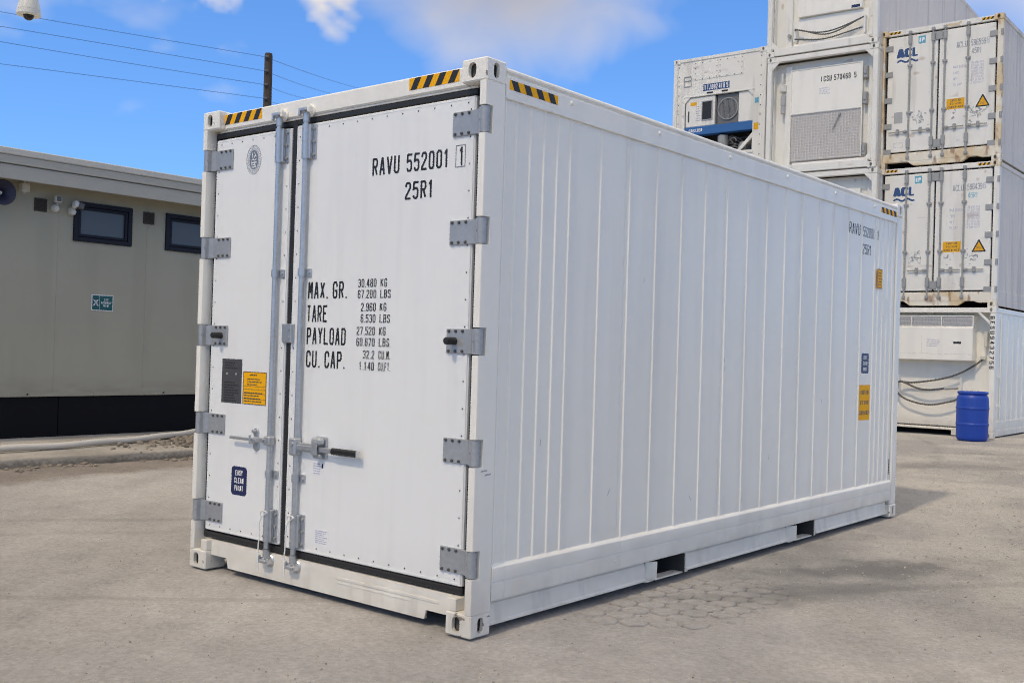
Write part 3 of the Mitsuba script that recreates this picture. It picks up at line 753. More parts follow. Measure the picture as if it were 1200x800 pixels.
for a_, b_ in segs:
    put('rail_channel', prism_x(lo, a_, b_), 'white_paint', C, smooth=20)
    put('rail_channel', prism_x([(W - y, z) for y, z in lo][::-1], a_, b_), 'white_paint', C, smooth=20)
for p0, p1, g0, g1 in ((1.790, 2.145, 1.705, 2.200), (3.872, 4.211, 3.750, 4.295)):
    gus = [trimesh.convex.convex_hull(np.array([(p0, 0.008, 0.034), (p0, 0.008, 0.149), (p0, 0.014, 0.034), (p0, 0.014, 0.149), (p0 - 0.012, 0.008, 0.034), (p0 - 0.012, 0.008, 0.149), (g0, 0.042, 0.034), (g0 + 0.012, 0.050, 0.149), (g0, 0.048, 0.034), (g0 + 0.012, 0.055, 0.149)])),
           trimesh.convex.convex_hull(np.array([(p1, 0.008, 0.034), (p1, 0.008, 0.149), (p1, 0.014, 0.034), (p1, 0.014, 0.149), (p1 + 0.012, 0.008, 0.034), (p1 + 0.012, 0.008, 0.149), (g1, 0.042, 0.034), (g1 - 0.005, 0.050, 0.149), (g1, 0.048, 0.034), (g1 - 0.005, 0.055, 0.149)]))]
    put('pocket_gusset', gus[0], 'white_paint', C)
    put('pocket_gusset', gus[1], 'white_paint', C)
    put('forklift_pocket', [bx(p0 - 0.006, p0 - 0.001, 0.016, W - 0.016, 0.022, 0.15), bx(p1 - 0.001, p1 + 0.006, 0.0155, W - 0.0155, 0.022, 0.15), bx(p0 - 0.006, p1 + 0.006, 0.0605, W - 0.0605, 0.151, 0.156), bx(p0 - 0.006, p1 + 0.006, 0.11, W - 0.11, 0.018, 0.0215)], 'underside_dark', C)  # dark wall colour carries the shade inside the pocket
    put('pocket_strap', [cb(p0 - 0.10, p1 + 0.07, 0.028, 0.108, 0.024, 0.033, 0.002)], 'white_paint', C)
# the shell: floor, roof, far side, rear wall
put('floor', [bx(0.121, 5.92, 0.062, W - 0.062, 0.158, 0.186)] + [bx(x, x + 0.05, 0.101, W - 0.101, 0.05, 0.1575) for x in np.arange(0.4, 5.8, 0.42) if not any(abs(x + .025 - c) < 0.3 for c in (1.97, 4.04))], 'underside_dark', C)
put('roof', cb(0.20, 5.92, 0.0905, W - 0.0905, 2.885, 2.912, 0.006), 'white_paint', C)
put('side_panel', bx(0.15, 5.905, W - 0.05, W - 0.014, 0.325, 2.77), 'white_paint', C)
put('rear_wall', [cb(5.915, 6.0, 0.111, W - 0.111, 0.14, 2.88, 0.004), cb(5.93, 6.05, 0.173, W - 0.173, 2.83, 2.915, 0.005), cb(5.93, 6.05, 0.173, W - 0.173, 0.02, 0.138, 0.005)], 'white_paint', C)
put('inner_lining', [bx(0.121, 5.9, 0.036, 0.06, 0.187, 2.88), bx(0.121, 5.9, W - 0.09, W - 0.0505, 0.187, 2.88)], 'underside_dark', C)
put('dark_slot', bx(5.879, 5.893, 0.0145, 0.0160, 0.405, 0.548), 'black_print', C)  # thin black strip drawn for a small dark gap by the rear post

# markings on the side
def sprint(text, x, z, h, w, mat='black_print', stroke=0.095, y=0.0163):
    return put('lettering', onside(lettering(text, h, w, stroke), x, z, y, 0.0008), mat, C)


sprint('RAVU', 4.790, 2.548, 0.098, 0.245); sprint('552001', 5.103, 2.549, 0.090, 0.256); sprint('1', 5.443, 2.548, 0.090, 0.026)
sprint('25R1', 5.103, 2.396, 0.090, 0.190)


def side_sticker(name, x0, x1, z0, z1, mat, lab, rows, h, pm, r=0.0, gap=None):
    s = sbox(0, 0, x1 - x0, z1 - z0)
    if r:
        s = s.buffer(-r).buffer(r)
    k = put(name, onside(s, x0, z0, 0.0163, 0.0008), mat, C, label=lab)
    n = len(rows)
    for i, (t, w) in enumerate(rows):
        zc = z1 - (z1 - z0) * (0.21 + 0.58 * i / max(1, n - 1))
        put('lettering', onside(lettering(t, h, w, 0.14), (x0 + x1) / 2 - w / 2, zc - h / 2, 0.0153, 0.0006), pm, k)
    return k


side_sticker('warning_sticker', 5.108, 5.360, 0.932, 1.244, 'amber_sticker', 'amber sticker warning of a high container', (('CAUTION', 0.18), ('9\'6" HIGH', 0.19), ('CONTAINER', 0.215)), 0.038, 'dark_plate')
side_sticker('paint_sticker', 5.142, 5.314, 1.346, 1.524, 'navy_sticker', 'small navy paint sticker', (('EASY', 0.078), ('CLEAN', 0.10), ('PAINT', 0.09)), 0.032, 'white_print', 0.02)
k = put('small_sticker', onside(sbox(0, 0, 0.120, 0.175), 5.434, 2.116, 0.0022, 0.0014), 'old_amber_sticker', C, label='small upright amber sticker')
put('print', [onside(sbox(0, 0, 0.12, 0.175).difference(sbox(0.006, 0.006, 0.114, 0.169)), 5.434, 2.116, 0.0014, 0.0008), onside(text_lines(0, 0, 0.08, 0.13, 5, 0, seed=33), 5.456, 2.14, 0.0014, 0.0008)], 'dark_plate', k)
r_ = np.random.default_rng(5)
sc = []
for x, z in [(2.62, 1.42), (2.63, 1.36), (1.55, 1.9), (3.35, 0.7), (1.22, 0.62), (4.3, 1.1), (0.55, 0.95), (2.2, 0.5)]:
    t = r_.uniform(1.2, 1.9)
    sc.append(onside(LineString([(0, 0), (0.03 * math.cos(t) * r_.uniform(0.4, 1.6), 0.03 * math.sin(t))]).buffer(0.0022, resolution=2), x, z, YP - 0.0002, 0.0004))
put('scuff', sc, 'worn_grey_steel', C, kind='stuff')
# scuffs on the corner post
put('scuff', [onside(Polygon([(0, 0), (0.05, 0.004), (0.052, 0.011), (0.004, 0.010)]), x, z, -0.0006, 0.0005) for x, z in ((0.045, 0.836), (0.075, 0.815))], 'grey_plate', C, kind='stuff')


# ------------------------------------------------------------------ the grey-brown site building on the left
B = thing('site_building', 'low grey-brown prefabricated building with black skirt and shallow eaves', 'building')
YB, BX0, BX1 = 9.20, -7.5, 9.2
for i, (a_, b_) in enumerate(zip([BX0, -4.9, -2.44, 0.05, 2.512, 3.735, 6.2], [-4.9, -2.44, 0.05, 2.512, 3.735, 6.2, BX1])):
    wl = cb(a_ + 0.0005, b_ - 0.0005, YB, YB + 0.10, 0.715, 3.36, 0.0015)
    holes = [bx(x0, x1, YB - 0.1, YB + 0.3, 2.70, 3.13) for x0, x1 in ((2.75, 3.46), (4.05, 4.76), (6.6, 7.3), (-1.9, -1.2)) if x0 > a_ and x1 < b_]
    put('wall_panel', cut(wl, *holes) if holes else wl, 'wall_render', B)
put('drip_strip', [cb(a_, b_, YB - 0.012, YB - 0.001, 0.712, 0.765, 0.003) for a_, b_ in ((BX0, 0.6), (0.603, 3.05), (3.053, 5.5), (5.503, BX1))], 'wall_render', B)
for a_, b_ in zip([BX0, -4.2, -0.9, 2.602, 5.9], [-4.2, -0.9, 2.602, 5.9, BX1]):
    put('skirt', cb(a_ + 0.004, b_ - 0.004, YB + 0.02, YB + 0.05, 0.10, 0.713, 0.004), 'black_skirt', B)
put('wall', [bx(BX0, BX1, 13.2, 13.3, 0.1, 3.45), bx(BX0, BX0 + 0.1, YB + 0.101, 13.199, 0.1, 3.4), bx(BX1 - 0.1, BX1, YB + 0.101, 13.199, 0.1, 3.4)], 'wall_render', B)
put('inside_wall', [bx(BX0 + 0.2, BX1 - 0.2, 11.0, 11.05, 0.7, 3.3), bx(BX0 + 0.2, BX1 - 0.2, YB + 0.11, 11.0, 0.62, 0.69)], 'dark_inside', B)
YF = 8.75
for a_, b_ in ((BX0 - 0.3, 1.2), (1.202, 5.0), (5.002, BX1 + 0.3)):
    put('fascia', [cb(a_, b_, YF, YF + 0.03, 3.262, 3.430, 0.004), cb(a_, b_, YF - 0.025, YF + 0.03, 3.438, 3.535, 0.004)], 'fascia_paint', B)
    put('roof_edge', cb(a_, b_, YF - 0.045, YF + 0.12, 3.537, 3.618, 0.010), 'roof_edge_paint', B)
put('soffit', bx(BX0 - 0.3, BX1 + 0.3, YF + 0.031, YB + 0.12, 3.375, 3.395), 'fascia_paint', B)
put('roof', trimesh.convex.convex_hull(np.array([(x, y, z) for x in (BX0 - 0.3, BX1 + 0.3) for y, z in ((YF + 0.121, 3.45), (YF + 0.121, 3.60), (13.6, 3.45), (13.6, 3.72))])), 'roof_edge_paint', B)


def window(x0, x1, z0=2.664, z1=3.166):
    def fr(a0, a1, b0, b1, t, ya, yb):
        return [cb(a0, a0 + t, ya, yb, b0, b1, 0.004), cb(a1 - t, a1, ya, yb, b0, b1, 0.004), cb(a0 + t, a1 - t, ya, yb, b0, b0 + t, 0.004), cb(a0 + t, a1 - t, ya, yb, b1 - t, b1, 0.004)]
    w = put('window', fr(x0, x1, z0, z1, 0.058, YB - 0.030, YB + 0.06) + fr(x0 + 0.062, x1 - 0.062, z0 + 0.062, z1 - 0.062, 0.034, YB - 0.018, YB + 0.03), 'frame_black', B)
    p = bx(x0 + 0.09, x1 - 0.09, YB + 0.012, YB + 0.013, z0 + 0.09, z1 - 0.09)
    put('pane', p, 'frosted_glass', w)
    put('trickle_vent', cb(x0 + 0.19, x1 - 0.16, YB - 0.040, YB - 0.0305, z1 - 0.048, z1 - 0.026, 0.003), 'frame_black', w)
    put('blind', bx(x0 + 0.05, x1 - 0.05, YB + 0.075, YB + 0.08, z0 + 0.06, z1 - 0.05), 'blind_grey', w)


for x0 in (2.705, 4.005, 6.55, -1.95):
    window(x0, x0 + 0.80)
for x0, x1, z0, z1 in ((2.198, 2.358, 2.980, 3.142), (3.668, 3.832, 2.985, 3.147)):
    v_ = put('wall_vent', [cb(x0, x1, YB - 0.016, YB - 0.001, z0, z1, 0.004)], 'vent_brown', B)
    put('louvre', [trimesh.convex.convex_hull(np.array([(x, y, z) for x in (x0 + 0.012, x1 - 0.012) for y, z in ((YB - 0.0165, zc), (YB - 0.028, zc - 0.010), (YB - 0.0165, zc - 0.012))])) for zc in np.linspace(z0 + 0.028, z1 - 0.012, 7)], 'vent_brown', v_, kind='stuff')
put('bracket_hole', [cyl((x, YB - 0.0125, 0.742), (x, YB - 0.020, 0.742), 0.012, 8) for x in (2.19, 4.05)], 'black_print', B)

# things fixed to that wall
k = thing('floodlight', 'small white box lamp clipped to the eaves near the left end of the building', 'light')
put('lamp_head', [cb(2.018, 2.072, 9.02, 9.14, 3.335, 3.425, 0.008), cb(2.074, 2.145, 8.99, 9.15, 3.340, 3.425, 0.012), lathe([[0, 0.03], [0.030, 0.022], [0.034, 0.0]], (2.11, 8.99, 3.388), (0, -1, 0), 18)], 'white_plastic', k, smooth=30)
put('bracket', [cb(2.00, 2.098, 9.10, 9.199, 3.188, 3.288, 0.006), cyl((2.045, 9.13, 3.288), (2.045, 9.13, 3.338), 0.012, 10), cyl((2.09, 9.13, 3.288), (2.09, 9.13, 3.338), 0.008, 10), cyl((2.05, 9.15, 3.188), (2.05, 9.15, 3.165), 0.014, 10)], 'cream_plastic', k, smooth=30)
k = thing('motion_sensor_light', 'cream square lamp over a round sensor, right of the left wall vent', 'light')
put('lamp_head', [cb(2.410, 2.494, 9.08, 9.14, 3.108, 3.188, 0.008)], 'cream_plastic', k)
put('lens', cb(2.424, 2.480, 9.070, 9.079, 3.120, 3.178, 0.004), 'blind_grey', k)
put('sensor', [lathe([[0, 0.0], [0.046, 0.0], [0.052, 0.02], [0.050, 0.06], [0.032, 0.088], [0, 0.095]], (2.445, 9.199, 3.045), (0, -1, -0.15), 22)], 'cream_plastic', k, smooth=40)
put('bracket', cb(2.43, 2.47, 9.10, 9.199, 3.07, 3.11, 0.006), 'worn_grey_steel', k)
k = thing('motion_sensor_light', 'cream tilted twin-head lamp at the top left corner of the window', 'light')
h_ = cb(-0.055, 0.0, -0.05, 0.04, -0.035, 0.040, 0.012)
h2 = cb(0.002, 0.070, -0.05, 0.04, -0.036, 0.036, 0.008)
Rm = trimesh.transformations.rotation_matrix(math.radians(14), [0, 1, 0])
for nm, m, mt in (('lamp_head', h_, 'white_plastic'), ('lens', h2, 'blind_grey')):
    m.apply_transform(Rm); m.apply_translation((2.690, 9.08, 3.105)); put(nm, m, mt, k)
put('sensor', [lathe([[0, 0.0], [0.044, 0.0], [0.050, 0.02], [0.046, 0.06], [0.030, 0.085], [0, 0.09]], (2.665, 9.199, 3.030), (0, -1, -0.2), 22), cb(2.64, 2.70, 9.1, 9.199, 3.06, 3.08, 0.006)], 'cream_plastic', k, smooth=40)
k = thing('horn_loudspeaker', 'dark blue round horn loudspeaker under the eaves at the left edge', 'loudspeaker')
put('bell', [lathe([[0.030, 0.10], [0.036, 0.06], [0.060, 0.02], [0.105, -0.015], [0.145, -0.03], [0.150, -0.026], [0.110, -0.006], [0.066, 0.03], [0.042, 0.07], [0.040, 0.105]], (1.690, 8.93, 3.118), (0, 1, 0), 36)], 'horn_blue', k, smooth=40)
put('driver', [lathe([[0, 0.0], [0.020, 0.0], [0.022, 0.01], [0.012, 0.03], [0, 0.034]], (1.690, 8.99, 3.118), (0, -1, 0), 20), cyl((1.69, 9.02, 3.118), (1.69, 9.14, 3.118), 0.05, 20)], 'cream_plastic', k, smooth=40)
put('bracket', [cb(1.665, 1.715, 9.13, 9.199, 3.04, 3.17, 0.006)], 'worn_grey_steel', k)
k = thing('safety_sign', 'small green rectangular sign on the grey-brown wall', 'sign')
put('board', cb(2.980, 3.278, YB - 0.008, YB - 0.001, 1.803, 2.007, 0.002), 'white_print', k)
put('face', [bx(2.990, 3.088, YB - 0.0096, YB - 0.0085, 1.813, 1.997), bx(3.093, 3.268, YB - 0.0096, YB - 0.0085, 1.813, 1.997)], 'sign_green', k)
g_ = [Point(0.048 + a_, 0.092 + b_).buffer(0.008) for a_, b_ in ((0, 0.014), (0.012, -0.004), (-0.012, -0.004))]
for a_, b_ in ((-1, -1), (-1, 1), (1, 1), (1, -1)):
    c0 = (0.048 + a_ * 0.030, 0.092 + b_ * 0.036)
    g_.append(LineString([c0, (c0[0] - a_ * 0.014, c0[1] - b_ * 0.016)]).buffer(0.005))
    g_.append(Polygon([(c0[0] - a_ * 0.018, c0[1] - b_ * 0.020), (c0[0] - a_ * 0.018, c0[1] - b_ * 0.006), (c0[0] - a_ * 0.006, c0[1] - b_ * 0.020)]).buffer(0.002))
g_ = unary_union(g_)
put('pictogram', onside(g_, 2.990, 1.813, YB - 0.0104, 0.0006), 'white_print', k)
puts('lettering', [onside(lettering(t, 0.026, w, 0.16), 3.180 - w / 2, z, YB - 0.0104, 0.0006) for t, w, z in (('FIRE', 0.056, 1.934), ('ASSEMBLY', 0.140, 1.895), ('POINT', 0.080, 1.856))], 'white_print', k)

# dome camera on a mast behind the roof edge
k = thing('dome_camera', 'pale dome security camera hanging at the top left against the sky', 'camera')
D0 = CAM + (lambda r: r / (r @ _f))((33.3 - 600) / FPX * (math.cos(ROLL) * _r + math.sin(ROLL) * _u) - (24.2 - 400) / FPX * _up + _f) * 13.5
dx_, dy_, dz_ = D0
put('shroud', lathe([[0, 0.345], [0.055, 0.345], [0.080, 0.325], [0.105, 0.26], [0.128, 0.17], [0.140, 0.110], [0.1405, 0.104], [0.1375, 0.101], [0.1375, 0.096], [0.1455, 0.092], [0.1480, 0.045], [0.1420, 0.038], [0, 0.040]], (dx_, dy_, dz_ + 0.025), n=40), 'cream_plastic', k, smooth=35)
put('dome', lathe([[0, 0.0], [0.022, 0.003], [0.046, 0.016], [0.062, 0.040], [0.068, 0.070], [0.0, 0.070]], (dx_, dy_, dz_), n=32), 'dark_lens', k, smooth=50)
put('bracket', [cyl((dx_, dy_, dz_ + 0.37), (dx_, dy_, dz_ + 0.62), 0.03, 14), tube([(dx_, dy_, dz_ + 0.60), (dx_ - 0.30, dy_ + 0.36, dz_ + 0.62), (dx_ - 0.62, dy_ + 0.74, dz_ + 0.60)], 0.03, 12)], 'cream_plastic', k, smooth=40)
k2 = put('camera_mast', [cyl((dx_ - 0.62, dy_ + 0.74, 3.5), (dx_ - 0.62, dy_ + 0.74, dz_ + 0.85), 0.045, 16, 0.04), cb(dx_ - 0.77, dx_ - 0.47, dy_ + 0.59, dy_ + 0.89, 3.60, 3.70, 0.01)], 'worn_grey_steel', smooth=30, label='grey steel mast on the building roof carrying the dome camera', cat='mast')

# white pipe lying on the pavement, rubble beside it
pp = [(-3.0, 7.95, 0.262), (-1.0, 7.86, 0.262), (0.6, 7.76, 0.262), (1.2, 7.735, 0.262), (1.95, 7.79, 0.262), (2.8, 7.98, 0.262), (3.5, 8.22, 0.264), (4.02, 8.48, 0.268), (5.0, 8.8, 0.262), (7, 8.95, 0.262)]
sp_ = spline(pp, 90); sp_[:, 2] += 0.006 * np.sin(np.arange(90) * 0.7)
put('pipe', tube(sp_ - [0, 0, 0.009], 0.037, 14), 'pipe_white', smooth=50, label='dusty white pipe lying along the pavement by the building', cat='pipe')


def stones(n, where, smin, smax, seed):
    r = np.random.default_rng(seed); vs, fs, o = [], [], 0
    ico = trimesh.creation.icosphere(0); base_v, base_f = np.array(ico.vertices), np.array(ico.faces)
    for _ in range(n):
        q = where(r)
        if q is None:
            continue
        x, y, z = q
        s = smin * (smax / smin) ** (r.random() ** 2.2)
        v = base_v * (1 + 0.35 * (r.random((12, 1)) - 0.5)) * s * np.array([1, r.uniform(0.6, 1), r.uniform(0.45, 0.8)])
        t = r.random() * 6.28; c, sn = math.cos(t), math.sin(t)
        v = v @ np.array([[c, -sn, 0], [sn, c, 0], [0, 0, 1]])
        vs.append(v + (x, y, z + s * 0.22)); fs.append(base_f + o); o += 12
    return trimesh.Trimesh(np.vstack(vs), np.vstack(fs), process=False)


def rub(r):
    x, y = r.normal(4.0, 0.62), r.normal(7.75, 0.33)
    if x > 5.5 or y > 8.9 or y < 6.7:
        return None
    pile = 0.12 * math.exp(-((x - 4.5) / 0.7) ** 2 - ((y - 7.95) / 0.35) ** 2)
    return x, y, (0.205 if y > 7.05 else float(gz(x, y))) + pile * r.random()


put('rubble', stones(900, rub, 0.010, 0.055, 3), 'pebble_brown', kind='stuff', label='heap of broken rubble and grit on the pavement by the container', cat='rubble')
put('rubble', stones(260, rub, 0.012, 0.05, 4), 'pebble_dark', kind='stuff', label='darker broken stones mixed in the rubble heap', cat='rubble')


def kerb_line(r):
    x = r.uniform(-1.5, 5.2); y = 7.16 - 0.055 * (x - 0.9) - abs(r.normal(0.02, 0.12))
    if r.random() > meshkit.noise(np.array([x * 2.3, 4.0, 0])) * 1.3 - 0.1:
        return None
    return x, y, float(gz(x, y))


put('rubble', stones(900, kerb_line, 0.006, 0.040, 14), 'pebble_brown', kind='stuff', label='loose stones and grit gathered along the pavement edge', cat='rubble')


def yard(r):
    d = 1.2 * (16 ** r.random()); t = YAW + r.uniform(-0.50, 0.50)
    x, y = CAM[0] + d * math.cos(t) * 1.15, CAM[1] + d * math.sin(t) * 1.15
    if (-0.05 < x < 6.1 and -0.02 < y < 2.46) or y > 6.9 or d < 2.2:
        return None
    if r.random() > meshkit.fbm(np.array([x * 0.9, y * 0.9, 2.0]), 3, 6) * 1.5 - 0.15:
        return None
    return x, y, float(gz(x, y))


def yard_right(r):
    x, y = r.uniform(2.0, 16), r.uniform(-4.5, 2.5)
    if (x < 6.1 and y > -0.02) or r.random() > meshkit.fbm(np.array([x * 0.8, y * 0.8, 7.0]), 3, 2) * 1.7 - 0.3:
        return None
    return x, y, float(gz(x, y))


put('gravel', stones(6500, yard, 0.0018, 0.0065, 5), 'pebble_brown', kind='stuff', label='brown grit scattered over the dusty yard', cat='gravel')
put('gravel', stones(1500, yard, 0.0018, 0.006, 6), 'pebble_dark', kind='stuff', label='dark grit scattered over the dusty yard', cat='gravel')
put('gravel', stones(4500, yard, 0.0018, 0.007, 9), 'pebble_pale', kind='stuff', label='pale grit scattered over the dusty yard', cat='gravel')
put('gravel', stones(7000, yard_right, 0.003, 0.011, 7), 'pebble_brown', kind='stuff', label='brown stones loose on the worn asphalt right of the container', cat='gravel')
put('gravel', stones(4000, yard_right, 0.003, 0.011, 8), 'pebble_pale', kind='stuff', label='pale stones loose on the worn asphalt right of the container', cat='gravel')


# ------------------------------------------------------------------ containers behind
def shell(key, P, w, l, h, side_mat, post_mat, cast_mat, ribs=0.30, posts=True, bottom=True, rib_h=0.010):
    """Castings, posts, rails, sides, roof and rear of a container; its front end is added by the caller."""
    for x0, ox in ((0, 1), (l - 0.156, -1)):
        for y0, fy in ((0, 0), (w - 0.172, 1)):
            for z0 in (0, h - 0.118):
                put('corner_casting', P(casting(x0, y0, z0, face_y=fy, ox=ox)), cast_mat, key)
    for x0, x1 in ((0.004, 0.13), (l - 0.13, l - 0.004)):
        for y0, y1 in ((0.004, 0.11), (w - 0.11, w - 0.004)):
            put('corner_post', P(cb(x0, x1, y0, y1, 0.1185, h - 0.1185, 0.012)), post_mat, key)
    for y0, y1, yo in ((0.006, 0.07, 0), (w - 0.07, w - 0.006, 1)):
        put('top_rail', P(cb(0.157, l - 0.157, y0, y1, h - 0.115, h - 0.012, 0.012)), side_mat, key)
        put('bottom_rail', P(cb(0.157, l - 0.157, y0, y1, 0.03, 0.16, 0.006)), side_mat, key)
        put('bottom_trim', P(cb(0.131, l - 0.131, y0 + 0.004 * (1 - yo), y1 - 0.004 * yo, 0.1605, 0.33, 0.006)), side_mat, key)
        pts = []
        x = 0.16
        ys = 0.022
        pts = [(0.131, ys)]
        while x < l - 0.2:
            pts += [(x - 0.02, ys), (x - 0.010, ys - rib_h), (x + 0.010, ys - rib_h), (x + 0.02, ys)]
            x += ribs
        pts += [(l - 0.131, ys), (l - 0.131, ys + 0.03), (0.131, ys + 0.03)]
        if yo:
            pts = [(a_, w - b_) for a_, b_ in pts]
        put('side_panel', P(prism_z(pts, 0.3305, h - 0.1155)), side_mat, key)
    put('roof', P(cb(0.16, l - 0.16, 0.071, w - 0.071, h - 0.06, h - 0.02, 0.004)), side_mat, key)
    put('floor', P(bx(0.16, l - 0.16, 0.071, w - 0.071, 0.14, 0.18)), 'underside_dark', key)
    put('rear_wall', P([bx(l - 0.12, l - 0.06, 0.111, w - 0.111, 0.14, h - 0.03), cb(l - 0.11, l - 0.02, 0.173, w - 0.173, h - 0.115, h - 0.01, 0.005)]), side_mat, key)


HZ2 = (2.52, 1.975, 1.43, 0.885, 0.345)


def acl(P, label, number, variant, group):
    w, h, l = 2.438, 2.896, 12.192
    K = thing('reefer_container', label, 'container')
    shell(K, P, w, l, h, 'grimy_side_paint', 'rusty_cream_paint' if variant == 0 else 'worn_white_paint', 'rusty_cream_paint', ribs=0.23, rib_h=0.006)
    put('header', P(cb(0.035, 0.14, 0.173, w - 0.173, h - 0.118, h - 0.012, 0.006)), 'worn_white_paint', K)
    put('door_sill', P([cb(0.03, 0.14, 0.111, w - 0.111, 0.119, 0.30, 0.006), prism_x([(0.173, 0.118), (0.173, 0.09), (0.36, 0.09), (0.44, 0.118)], 0.03, 0.14), prism_x([(0.75, 0.03), (w - 0.75, 0.03), (w - 0.62, 0.118), (0.62, 0.118)], 0.03, 0.14)]), 'rusty_cream_paint', K)
    put('door_gasket', P(cb(0.10, 0.13, 0.112, w - 0.112, 0.3005, h - 0.1185, 0.003)), 'rubber', K)
    d1 = put('door', P(cb(0.05, 0.099, 1.262, w - 0.165, 0.335, h - 0.150, 0.008)), 'worn_white_paint', K)
    d2 = put('door', P(cb(0.05, 0.099, 0.150, 1.228, 0.335, h - 0.150, 0.008)), 'worn_white_paint', K)
    X = 0.05

    def pr(shape, y, z, mat, par, name='lettering', t=0.0016, label=None):
        return put(name, P(front(shape, y, z, X - 0.0003, t)), mat, par, label=label)
    # rods
    for y in (0.665, 1.115, 1.350, 1.815):
        r = put('lock_rod', P(cyl((0.024, y, 0.22), (0.024, y, 2.83), 0.018, 12)), 'worn_grey_steel', K, smooth=40)
        for z0, z1 in ((0.40, 0.60), (2.55, 2.73)):
            put('rod_housing', P(cb(0.0, 0.049, y - 0.038, y + 0.038, z0, z1, 0.010)), 'worn_grey_steel', r)
        for z in (1.13, 2.11):
            put('rod_guide', P([cb(0.004, 0.049, y - 0.050, y + 0.044, z - 0.024, z + 0.024, 0.006)]), 'worn_grey_steel', r)
        for z in (0.20, 2.80):
            put('cam', P(cb(-0.004, 0.034, y - 0.034, y + 0.034, z - 0.035, z + 0.035, 0.010)), 'worn_grey_steel', r)
        s = 1 if y > 1.2 else -1
        if y < 1.7 or variant == 0:
            put('handle', P([cb(0.0, 0.020, *sorted((y, y + s * 0.40)), 0.735, 0.757, 0.004), cb(-0.006, 0.045, *sorted((y + s * 0.03, y + s * 0.10)), 0.725, 0.775, 0.006), cb(-0.004, 0.049, *sorted((y + s * 0.19, y + s * 0.25)), 0.690, 0.810, 0.012)]), 'worn_grey_steel', r)
    for z in (0.44, 2.65):
        put('overlap_plate', P(cb(0.028, 0.049, 1.165, 1.305, z - 0.08, z + 0.09, 0.006)), 'worn_grey_steel', K)
    for s_ in (0, 1):
        for z in HZ2:
            a_, b_ = (0.012, 0.262) if s_ == 0 else (w - 0.272, w - 0.012)
            hk = put('hinge', P(cb(0.0295, 0.0492, a_ + 0.03 * (1 - s_), b_ - 0.03 * s_, z - 0.058, z + 0.058, 0.006)), 'worn_grey_steel', K)
            yk = 0.022 if s_ == 0 else w - 0.022
            put('knuckle', P(cyl((0.012, yk, z - 0.06), (0.012, yk, z + 0.06), 0.026, 14)), 'worn_grey_steel', hk, smooth=40)
    # markings: the line's three letters over a wave
    pr(unary_union([affinity.translate(lettering(c, 0.19, wd, 0.20), o, 0) for c, o, wd in (('A', 0, 0.165), ('c', 0.160, 0.150), ('L', 0.318, 0.115))]), 2.095, 2.300, 'blue_print', d1, label='blue three-letter shipping line name over a wave')
    xs = np.linspace(0, 0.43, 40)
    pr(LineString([(x, 0.03 + 0.022 * math.sin(x / 0.43 * 4 * math.pi - 0.5)) for x in xs]).buffer(0.019, cap_style=2), 2.085, 2.195, 'blue_print', d1, 'wave')
    q = pr(sbox(0, 0, 0.145, 0.155), 1.655, 2.545, 'teal_print', d1, 'small_sticker')
    put('print', P(front(unary_union([sbox(0.02, 0.03, 0.05, 0.12), sbox(0.07, 0.03, 0.09, 0.12), sbox(0.09, 0.07, 0.125, 0.12)]), 1.655, 2.545, X - 0.0026, 0.0008)), 'white_print', q)
    pr(lettering('ACLU', 0.125, 0.205, 0.10), 0.895, 2.335, 'grey_print', d2)
    pr(lettering(number[:6], 0.125, 0.280, 0.11), 0.615, 2.340, 'grey_print', d2)
    pr(lettering(number[6], 0.125, 0.045, 0.11), 0.315, 2.350, 'faint_print', d2)
    pr(lettering('45R1', 0.115, 0.175, 0.11), 0.600, 2.175, 'teal_print' if variant else 'grey_print', d2)
    for i, t in enumerate(('MAX GROSS', 'TARE', 'NET', 'CU CAP')):
        pr(lettering(t, 0.055, 0.027 * len(t), 0.10), 0.945, 1.925 - i * 0.118, 'faint_print', d2)
    for i in range(8):
        pr(lettering(('30.480 KGS', '67.200 LBS', '4.480 KGS', '9.880 LBS', '26.000 KGS', '57.320 LBS', '67.9 CU.M', '2.398 CU.FT')[i], 0.044, 0.24, 0.11), 0.605, 1.975 - i * 0.058, 'faint_print', d2)
    q = pr(sbox(0, 0, 0.350, 0.215), 1.065, 1.105, 'old_amber_sticker', d2, 'warning_sticker')
    put('print', P([front(lettering(t, 0.042, wd, 0.14), 0.89 + wd / 2, z, X - 0.0026, 0.0008) for t, wd, z in (('CAUTION', 0.20, 1.262), ('9\'6" HIGH', 0.21, 1.195), ('CONTAINER', 0.30, 1.125))]), 'dark_plate', q)
    tri = Polygon([(0, 0), (0.240, 0), (0.120, 0.225)])
    q = pr(tri.buffer(0.012), 0.490, 1.105, 'black_print', d2, 'warning_triangle')
    put('face', P(front(tri.buffer(-0.014), 0.490, 1.105, X - 0.0028, 0.0012)), 'old_amber_sticker', q)
    put('print', P(front(text_lines(0, 0, 0.09, 0.07, 3, 0, seed=2), 0.415, 1.135, X - 0.0036, 0.0008)), 'dark_plate', q)
    pr(sbox(0, 0, 0.175, 0.235), 2.120, 0.935, 'grey_plate', d1, 'data_plate')
    pr(sbox(0, 0, 0.19, 0.10).difference(sbox(0.006, 0.006, 0.184, 0.094)), 2.12, 0.43, 'faint_print', d1, 'label_outline')
    pr(text_lines(0, 0, 0.07, 0.05, 3, 0, seed=5), 0.86, 0.44, 'faint_print', d2, 'print')
    # scuffs where handles and forks rubbed the paint
    r = np.random.default_rng(20 + variant)
